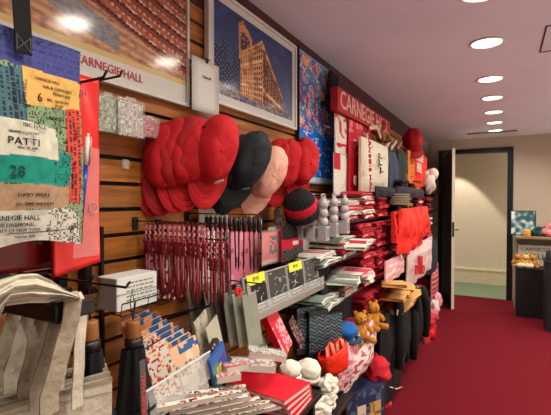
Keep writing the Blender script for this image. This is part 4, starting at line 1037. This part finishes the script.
pp=W(370,162,.283); b.text('CARNEGIE HALL',.062,Matrix.Translation(pp)@Matrix.Rotation(WF,4,'Z')@FRONT@Matrix.Rotation(R(-84),4,'Z'),ext=.004); ob('red_lettering',b,mat('letter_red',(190,24,40),.7),t)
b=BW(t.matrix_world)
for (u,v) in ((379,157),(379,164),(380.5,171)): 
    p=W(u,v,.277); b.text('7',.07,Matrix.Translation(p)@Matrix.Rotation(WF,4,'Z')@FRONT,ext=.004); b.text('~',.07,Matrix.Translation(p+Vector((0,.06,0)))@Matrix.Rotation(WF,4,'Z')@FRONT,ext=.004)
ob('black_marks',b,mat('ink_black',(30,28,30),.7),t)
bpy.context.view_layer.update()
b=BW(t.matrix_world); b.ribbon([W(367,138,.2),W(370,128,.19),W(377,127,.19),W(381,138,.2)],.03,.004,wd=(0,0,1)); ob('handle',b,CAN,t)
# teddy bears
FUR=mat('golden_fur',(196,132,48),.95,bump=1,bscale=120,var=.2,scale=60); FUR2=mat('brown_fur',(160,110,66),.95,bump=1,bscale=120)
def teddy(label, M, s=1, fur=None, hatc=None, name='teddy_bear'):
    fur=fur or FUR; t=thing(name,label,'soft toy',M=M)
    b=B()
    b.ball((0,0,.055*s),(.045*s,.04*s,.055*s),16,12); b.ball((0,-.004*s,.135*s),(.04*s,.037*s,.036*s),16,12); b.ball((0,-.038*s,.128*s),(.017*s,.015*s,.014*s),10,8)
    for k in (-1,1):
        b.ball((.03*k*s,0,.168*s),(.014*s,.008*s,.014*s),10,8)
        b.tube([(.036*k*s,0,.09*s),(.062*k*s,-.02*s,.065*s),(.066*k*s,-.035*s,.045*s)],[.017*s,.016*s,.013*s],10)
        b.tube([(.022*k*s,-.01*s,.02*s),(.042*k*s,-.05*s,.018*s),(.046*k*s,-.08*s,.022*s)],[.02*s,.019*s,.018*s],10)
    ob('bear_body', b, fur, t)
    for k in (-1,1): ob('eye', B().ball((.014*k*s,-.035*s,.145*s),.0042*s,8,6), mat('eye_black',(8,8,8),.1), t)
    ob('nose', B().ball((0,-.053*s,.132*s),(.006*s,.004*s,.0045*s),8,6), mat('eye_black'), t)
    if hatc:
        h_=ob('hat', B().lathe([(.046*s,.155*s),(.05*s,.158*s),(.04*s,.165*s),(.034*s,.185*s),(.012*s,.20*s),(.0001,.20*s)],18), hatc, t)
    return t
teddy('brown teddy bear with red hat sitting above the cream tote',wallM(W(381,143,.15),yaw=R(-30)),1.0,FUR2,cloth((176,20,40)))
p=W(360,323,.345); teddy('golden teddy bear sitting left of its twin on the fifth shelf',wallM((p.x,p.y,SZ[4]+.002),yaw=R(-40)),1.0)
p=W(373,321,.345); teddy('golden teddy bear sitting right of its twin beside the black jacket',wallM((p.x,p.y,SZ[4]+.002),yaw=R(-25)),1.0)
p=W(347,312,.33); t=thing('plush_hat','bright blue plush hat behind the golden teddy bears','soft toy',M=wallM((p.x,p.y,SZ[4]+.06)))
ob('plush_body', B().ball((0,0,.05),(.07,.06,.05),18,12,bumps=.3,seed=3), cloth((24,96,170)), t); ob('brim', B().lathe([(.06,.02),(.085,.012),(.085,.004),(.05,.004)],20), cloth((16,60,90)), t)
# garments hung in the far part
def hanger(t,M_w,w_):
    pass
jean=lambda s,t:(58,62,84) if s<.7 else (40,44,60)
hang_sheet('slate blue sweatshirt hanging right of the cream tote','hanging_sweatshirt','shirt',(389,150,189,399),.20,jean,puff=.03)
hang_sheet('dark green shirt hanging next to the slate sweatshirt','hanging_shirt','shirt',(398,149,187,408),.22,txt_art((26,42,46),(206,60,50),(.5,.95,.05,.4),3,.4),puff=.03)
hang_sheet('golden orange shirt hanging left of the red lettered shirt','hanging_shirt','shirt',(408,150,183,414),.24,txt_art((206,120,40),(150,60,30),(.1,.9,.1,.8),5,.6),puff=.03)
t=hang_sheet('bright red shirt with white lettering hanging at the far end','lettered_shirt','shirt',(413,149,186,427),.25,txt_art((222,32,28),(222,32,28)),puff=.03,shoulders=.05)
bpy.context.view_layer.update()
b=BW(t.matrix_world); p=W(419.5,160,.293)
for k,s_ in enumerate(('CARNEGIE','HALL')): b.text(s_,[.12,.15][k],Matrix.Translation(p+Vector((0,0,-.11*k+.02)))@Matrix.Rotation(WF,4,'Z')@FRONT,ext=.004,sx=.8)
ob('lettering',b,mat('emblem_white'),t)
M=capM(W(412,142,.24),(.2,-.5,-.75),(.3,-.6,.7)); t=thing('baseball_cap','large red cap hanging above the red lettered shirt at the far end','cap',M=M); cap_parts(t,Matrix.Scale(1.3,4),RC2,None,31)
for i,(u,c_) in enumerate(((386,(190,170,150)),(392,(206,190,170)),(398,(176,130,110)))):
    M=wallM(W(u+2,150,.16),roll=R(-24)); t=thing('wooden_hanger',['pale','cream','tan'][i]+' wooden hanger above the dark sweatshirts','hanger',M=M)
    ob('hanger_arm', B().box((-.12,-.006,.03),(.14,.006,.065),bev=.004), mat('hanger_%d'%c_[0],c_,.5), t); ob('hook', B().tube([(0,0,.06),(0,0,.1),(.015,0,.115),(.03,0,.1)],.003,6), SILV, t)
# black drape on the top shelf
hang_sheet('black cloth hanging over the near end of the top shelf','black_cloth','towel',(376,186,197,396),.32,lambda s,t:(16,16,24),puff=.02)
hang_sheet('dark navy cloth hanging over the far end of the top shelf','navy_cloth','towel',(397,186,197,424),.32,lambda s,t:(26,28,44),puff=.02)
t=thing('plush_lamb','small white plush toy at the far end of the top shelf','soft toy',M=wallM(W(428,191,.3)))
ob('plush_body', B().ball((0,0,.1),(.12,.08,.12),16,10,bumps=.5,seed=2).ball((.05,-.04,.2),(.08,.07,.07),12,8,bumps=.3), cloth((206,196,190)), t)
M=wallM(W(398,205,.33)); t=thing('woven_basket','small woven basket of grey bundles on the second shelf','basket',M=M)
b=B()
for j in range(5): b.tube([( (.16*math.cos(a*.3142)),.08*math.sin(a*.3142),.01+.018*j) for a in range(21)],.009,6,cap=False)
ob('basket_weave', b, mat('basket_grey',(120,108,90),.8,bump=.6), t); ob('basket_base', B().box((-.13,-.06,0),(.13,.06,.01)), mat('basket_grey'), t)
# orange red mesh garments
for i,(u0,v0,v1,u1,d_) in enumerate(((393,212,243,404,.375),(401,209,254,413,.42),(410,208,249,420,.385),(418,207,238,427,.37))):
    hang_sheet('orange red mesh shirt, %s of the four hanging over the third shelf'%['leftmost','second from the left','second from the right','rightmost'][i],'mesh_shirt','shirt',(u0,v0,v1,u1),d_,lambda s,t:(238,50,30) if noise.noise(Vector((s*9,t*3,i)))<.15 else (206,24,28),puff=.05,amp=.026,waves=2.4,group='orange red mesh shirts')
t=hang_sheet('white shirt with red lettering hanging below the orange mesh shirts','lettered_shirt','shirt',(408,249,288,432),.39,lambda s,t:(206,184,180) if noise.noise(Vector((s*4,t*4,7)))<.2 else (184,150,150),puff=.04,amp=.01)
bpy.context.view_layer.update()
b=BW(t.matrix_world)
for k,(s_,u,v) in enumerate((('CARNEGIE',420,269),('HALL',420,260))): b.text(s_,.115,Matrix.Translation(W(u,v,.445))@Matrix.Rotation(WF,4,'Z')@FRONT@Matrix.Rotation(R(172),4,'Z'),ext=.004,sx=.9)
ob('lettering',b,mat('letter_red'),t)
hang_sheet('pink and white marbled shirt spilling over the fourth shelf','hanging_shirt','shirt',(386,262,284,404),.37,lambda s,t:(214,150,160) if noise.noise(Vector((s*6,t*6,3)))<.1 else (226,206,204),puff=.03)
hang_sheet('deep red shirt hanging under the orange mesh shirts','hanging_shirt','shirt',(398,252,262,410),.36,lambda s,t:(120,12,24),puff=.03)
hang_sheet('navy shirt hanging at the far edge beside the white lettered shirt','hanging_shirt','shirt',(431,242,275,437),.35,lambda s,t:(26,30,44),puff=.03)
hang_sheet('striped pink shirt at the far edge above the red bundles','hanging_shirt','shirt',(432,268,300,438),.35,lambda s,t:(206,130,136) if int(t*14)%2 else (150,30,50),puff=.03)
# golden folded bundle spilling forwards
for i in range(7):
    M=wallM(W(398+4*(i%3)-1.5*i+4,303-3.0*i,.41),yaw=R(-8+4*i),roll=R(-10+3*i))
    t=thing('folded_scarf','golden tan folded scarf, %s of the bundle above the black jacket'%ORD[6-i],'scarf',group='golden scarves',M=M)
    b=shirt_mesh(i*.7,.42,.15,.028,[(176,126,62),(140,92,44),(196,150,86)]); ob('scarf_cloth', b, PRC, t)
# black jackets
blk=lambda s,t:(12,13,18) if noise.noise(Vector((s*6,t*4,1)))<.1 else (18,19,25)
t=hang_sheet('black zip jacket with small white logo hanging below the golden scarves','black_jacket','jacket',(392,304,372,408),.37,blk,puff=.06,amp=.016,shoulders=.1,nx=20,ny=30)
bpy.context.view_layer.update()
b=BW(t.matrix_world); p=W(398,314,.425); b.text('C',.09,Matrix.Translation(p)@Matrix.Rotation(WF,4,'Z')@FRONT,ext=.004); b.text('H',.09,Matrix.Translation(p+Vector((0,.02,-.05)))@Matrix.Rotation(WF,4,'Z')@FRONT,ext=.004); ob('logo',b,mat('emblem_white'),t)
b=BW(t.matrix_world); b.tube([W(406,308,.41),W(405,335,.44),W(404,368,.44)],.003,5); ob('zip',b,SILV,t)
hang_sheet('black jacket hanging right of the one with the logo','black_jacket','jacket',(407,303,362,424),.36,lambda s,t:(12,16,22) if noise.noise(Vector((s*6,t*4,5)))<.1 else (9,10,14),puff=.05,amp=.014,shoulders=.1)
hang_sheet('black sweatshirt hanging left of the zip jacket','black_jacket','jacket',(381,318,372,393),.36,blk,puff=.05,amp=.01)
bpy.context.view_layer.update()
for o_ in [x for x in C.objects if x.name.startswith('black_jacket') and x.get('category')=='jacket'][:2]:
    for sgn,x0 in ((-1,.03),(1,.55)):
        b=B(); b.tube([(x0,-.03,.55),(x0-.03+.05*sgn,-.07,.42),(x0-.02+.07*sgn,-.075,.25),(x0+.07*sgn,-.06,.06)],[.04,.042,.036,.03],12); ob('sleeve', b, BLKC, o_)
t=hang_sheet('black bag with thin white line standing at the carpet edge','black_bag','bag',(384,348,408,401),.36,lambda s,t:(14,14,18),puff=.05,amp=.008)
bpy.context.view_layer.update()
b=BW(t.matrix_world); b.tube([W(390,387,.39),W(396,389,.392),W(402,387,.38)],.004,5); ob('white_line',b,mat('emblem_white'),t)
# red bundles low at the far end
for i,(u,v,r_) in enumerate(((427,322,.10),(431,316,.10),(427,335,.11),(430,331,.09),(433,308,.09),(424,345,.08),(436,300,.09))):
    t=thing('fabric_bundle',['red','pink','bright red','crimson','white and pink','deep red','pale pink'][i]+' rolled fabric bundle low at the far end of the shelves','bundle',M=wallM(W(u,v,.36),roll=R(20*i)))
    c_=[(190,20,40),(206,90,104),(216,24,36),(160,20,36),(214,190,190),(150,14,28),(214,150,156)][i]
    ob('cloth', B().ball((0,0,0),(r_*1.1,r_*.8,r_*.7),18,12,bumps=.6,seed=i+3), cloth(c_), t)
# things in the middle foreground of the shelves
THB=lambda s,t:(176,176,176) if (.72<t<.9 and .08<s<.95 and hsh(int(s*13),int(t*22))>.4) else ((120,130,140) if (.3<t<.6 and hsh(int(s*14),int(t*20))>.85) else (16,16,24))
for i,(u0,v0,v1,u1,d_) in enumerate(((300,255,300,316,.17),(312,253,298,330,.20))):
    t=hang_sheet('black lettered shirt hanging %s behind the ledge end'%['on the left','on the right'][i],'black_shirt','shirt',(u0,v0,v1,u1),d_,lambda s,t:(16,16,24),puff=.015)
    bpy.context.view_layer.update()
    b=BW(t.matrix_world); b.text(['CARNE','HALL'][i],.06,Matrix.Translation(W((u0+u1)/2,v0+8,d_+.024))@Matrix.Rotation(WF,4,'Z')@FRONT,ext=.002)
    ob('lettering',b,mat('emblem_grey',(150,150,150),.6),t)
hang_sheet('charcoal shirt with small white motif above the zigzag packets','black_shirt','shirt',(322,285,320,340),.24,lambda s,t:(170,170,170) if abs(s-.5)<.16 and abs(t-.5)<.09 and hsh(int(s*30),int(t*30))>.4 else (22,22,28),puff=.02)
hang_sheet('black shirt hanging in shade right of the zigzag packets','black_shirt','shirt',(338,290,345,352),.20,lambda s,t:(18,18,30),puff=.02)
for i,(u,v,r0,sz,key) in enumerate(((348,247,12,(.20,.22),WG),(352,243,4,(.22,.22),'white'),(352,277,10,(.24,.24),'white'),(350,273,0,(.22,.22),PW),(340,281,14,(.2,.2),WG))):
    M=wallM(W(u,v,.28),yaw=R(r0)); shirt(key,'%s folded shirt jutting out, %s'%(key,['lower one over the third shelf','upper one over the third shelf','large one over the fourth shelf','pink edged one over the fourth shelf','near one over the fourth shelf'][i]),M,'shirts jutting out over the shelf edges',sz[0],sz[1],.03,i)
# pink scarf and packs, blue box at the bottom
pk=lambda s,t:(206,110,124) if noise.noise(Vector((s*8,t*8,2)))<.0 else (214,190,188)
hang_sheet('pink and white speckled scarf falling between orange bag and blue box','pink_scarf','towel',(338,352,392,358),.36,pk,puff=.03,amp=.01)
hang_sheet('white and pink printed bag hanging above the red bundle','printed_bag','bag',(356,334,366,376),.35,lambda s,t:(214,206,204) if noise.noise(Vector((s*7,t*7,6)))<.05 else (200,60,84),puff=.03)
hang_sheet('pale printed shirt drooping above the blue box','printed_shirt','shirt',(352,360,384,374),.39,lambda s,t:(206,196,190) if noise.noise(Vector((s*7,t*7,9)))<.1 else (170,70,84),puff=.03)
t=thing('fabric_bundle','bright crimson cloth bundle left of the black bag','bundle',M=wallM(W(378,370,.39))); ob('cloth', B().ball((0,0,0),(.085,.075,.08),18,12,bumps=.6,seed=5), cloth((196,24,46)), t)
def bluebox(s,t):
    if t>.93: return (50,66,100)
    if .28<s<.52 and .06<t<.62: return (206,196,166) if not(.34<s<.46 and .2<t<.45) else (110,70,60)
    if .60<s<.92 and .06<t<.62: return (196,160,90) if hsh(int(s*20),int(t*20))>.3 else (120,90,60)
    return (36,52,88) if hsh(int(s*14),int(t*14))>.35 else (80,96,124)
stand_card('blue illustrated box with cream panels standing at the bottom edge','toy_box','box',359,428,.32,.30,.27,.12,bluebox,yaw=R(-30))
stand_card('thin red strip of fabric packets beside the blue box','wrapped_pack','packet',384,412,.33,.10,.26,.05,lambda s,t:(206,30,44) if hsh(int(s*6),int(t*14))>.3 else (226,130,130),yaw=R(-30))

# ================================================================== TABLE AT THE BACK RIGHT
PT=PY(515,236,6.55)
M=Matrix.Translation((PT.x,6.62,0)); t=thing('wall_shelf_unit','beige and wood shelf unit against the back wall right of the doorway','shelf',M=M)
zt=PY(515,236,6.35).z
ob('top_shelf', B().box((0,-.30,zt-.03),(1.1,.44,zt),bev=.003), mat('warm_board',(150,122,92),.5), t)
ob('upright', B().box((.0,.0,.0),(.03,.44,zt-.03)), mat('wall_paint'), t); ob('upright', B().box((1.07,.0,.0),(1.1,.44,zt-.03)), mat('wall_paint'), t)
zc=PY(520,268,6.15).z
t=thing('black_counter','black cloth covered low counter at the back right','table',M=Matrix.Translation((PY(516,300,6.15).x,6.15,0)))
ob('counter_body', B().box((0,0,0),(1.2,.45,zc-.01),bev=.004), mat('counter_black',(12,11,14),.7), t); ob('counter_top', B().box((-.01,-.01,zc-.01),(1.21,.45,zc),bev=.003), mat('counter_black'), t)
def frart(s,t):
    n=noise.noise(Vector((s*5,t*5,4)))
    if s<.06 or s>.94 or t<.05 or t>.95: return (26,50,48)
    return mix((54,90,96),(206,220,220),max(0,min(1,.4+n*1.8)))
p=PY(523,236,6.5); M=Matrix.Translation((p.x,6.5,zt+.001))@Matrix.Rotation(R(-8),4,'X'); t=thing('framed_picture','framed blue white picture standing on the shelf beside the doorway','picture',M=M)
b=B().grid(24,30,lambda s,tt:((s-.5)*.30,-.008,tt*.335),frart,.016); ob('picture_print', b, PRG, t); ob('easel_leg', B().box((-.01,.01,0),(.01,.1,.01)), BLK, t)
p=PY(527,236,6.42); t=thing('yellow_jar','small amber jar in front of the framed picture','jar',M=Matrix.Translation((p.x,6.40,zt+.001)))
ob('jar_body', B().lathe([(.0001,0),(.04,0),(.042,.01),(.042,.06),(.034,.07),(.0001,.07)],18), mat('amber',(206,150,30),.2), t); ob('lid', B().lathe([(.036,.07),(.038,.072),(.038,.086),(.0001,.087)],18), mat('lid_cream',(214,200,160),.4), t)
for i,(u,c_,r_) in enumerate(((536,(20,60,60),.07),(541,(30,90,84),.07),(547,(226,120,130),.09),(551,(214,200,190),.08))):
    p=PY(u,230,6.45); t=thing('plush_toy',['dark teal','teal','pink','cream'][i]+' plush toy on the back shelf right of the framed picture','soft toy',M=Matrix.Translation((p.x,6.45,zt+r_*.7)))
    ob('plush_body', B().ball((0,0,0),(r_,r_*.8,r_*.75),16,10,bumps=.5,seed=i).ball((r_*.4,-.02,r_*.7),(r_*.55,r_*.5,r_*.5),12,8,bumps=.3,seed=i+4), cloth(c_), t)
t=thing('white_crate','white crate with dark lettering behind the teddy bears on the counter','box',M=Matrix.Translation((PY(518,262,6.42).x,6.45,zc+.001)))
ob('crate_body', B().box((0,0,0),(.44,.12,.27),bev=.004), mat('crate_white',(190,184,170),.6), t)
b=B(); b.text('CARNEGIE',.07,xf((.2,-.001,.21))@FRONT); b.text('HALL',.10,xf((.2,-.001,.12))@FRONT); ob('lettering', b, mat('ink_black'), t)
for i,u in enumerate((518,526,533)):
    p=PY(u,268,6.24); teddy('golden teddy bear on the black counter, %s of the three'%['left','middle','right'][i],Matrix.Translation((p.x,6.26,zc+.001))@Matrix.Rotation(R(-10+8*i),4,'Z'),.95,FUR if i!=1 else cloth((214,176,90)))
for i,u in enumerate((521,529)):
    t=thing('plush_toy',['white','cream'][i]+' small plush in front of the counter teddy bears','soft toy',M=Matrix.Translation((PY(u,268,6.18).x,6.185,zc+.02)))
    ob('plush_body', B().ball((0,0,.01),(.055,.03,.032),14,10,bumps=.4,seed=i), cloth((214,200,180)), t)
t=thing('dark_display_rack','dark goods rack cut by the right picture edge','rack',M=Matrix.Translation((PY(546,300,5.6).x,5.6,0)))
ob('rack_body', B().box((0,0,0),(.5,.4,.78),bev=.006), mat('counter_black'), t); ob('rack_shelf', B().box((-.01,-.01,.78),(.51,.41,.80)), mat('counter_black'), t)
t=thing('dark_hat','dark felt hat on the rack at the right picture edge','hat',M=Matrix.Translation((PY(549,250,5.7).x+.05,5.75,.80)))
ob('hat_crown', B().lathe([(.0001,.12),(.05,.12),(.075,.10),(.082,.02),(.082,0.004)],20), cloth((40,40,44)), t); ob('brim', B().lathe([(.08,.004),(.12,.008),(.12,.002),(.08,.0)],20), cloth((40,40,44)), t)
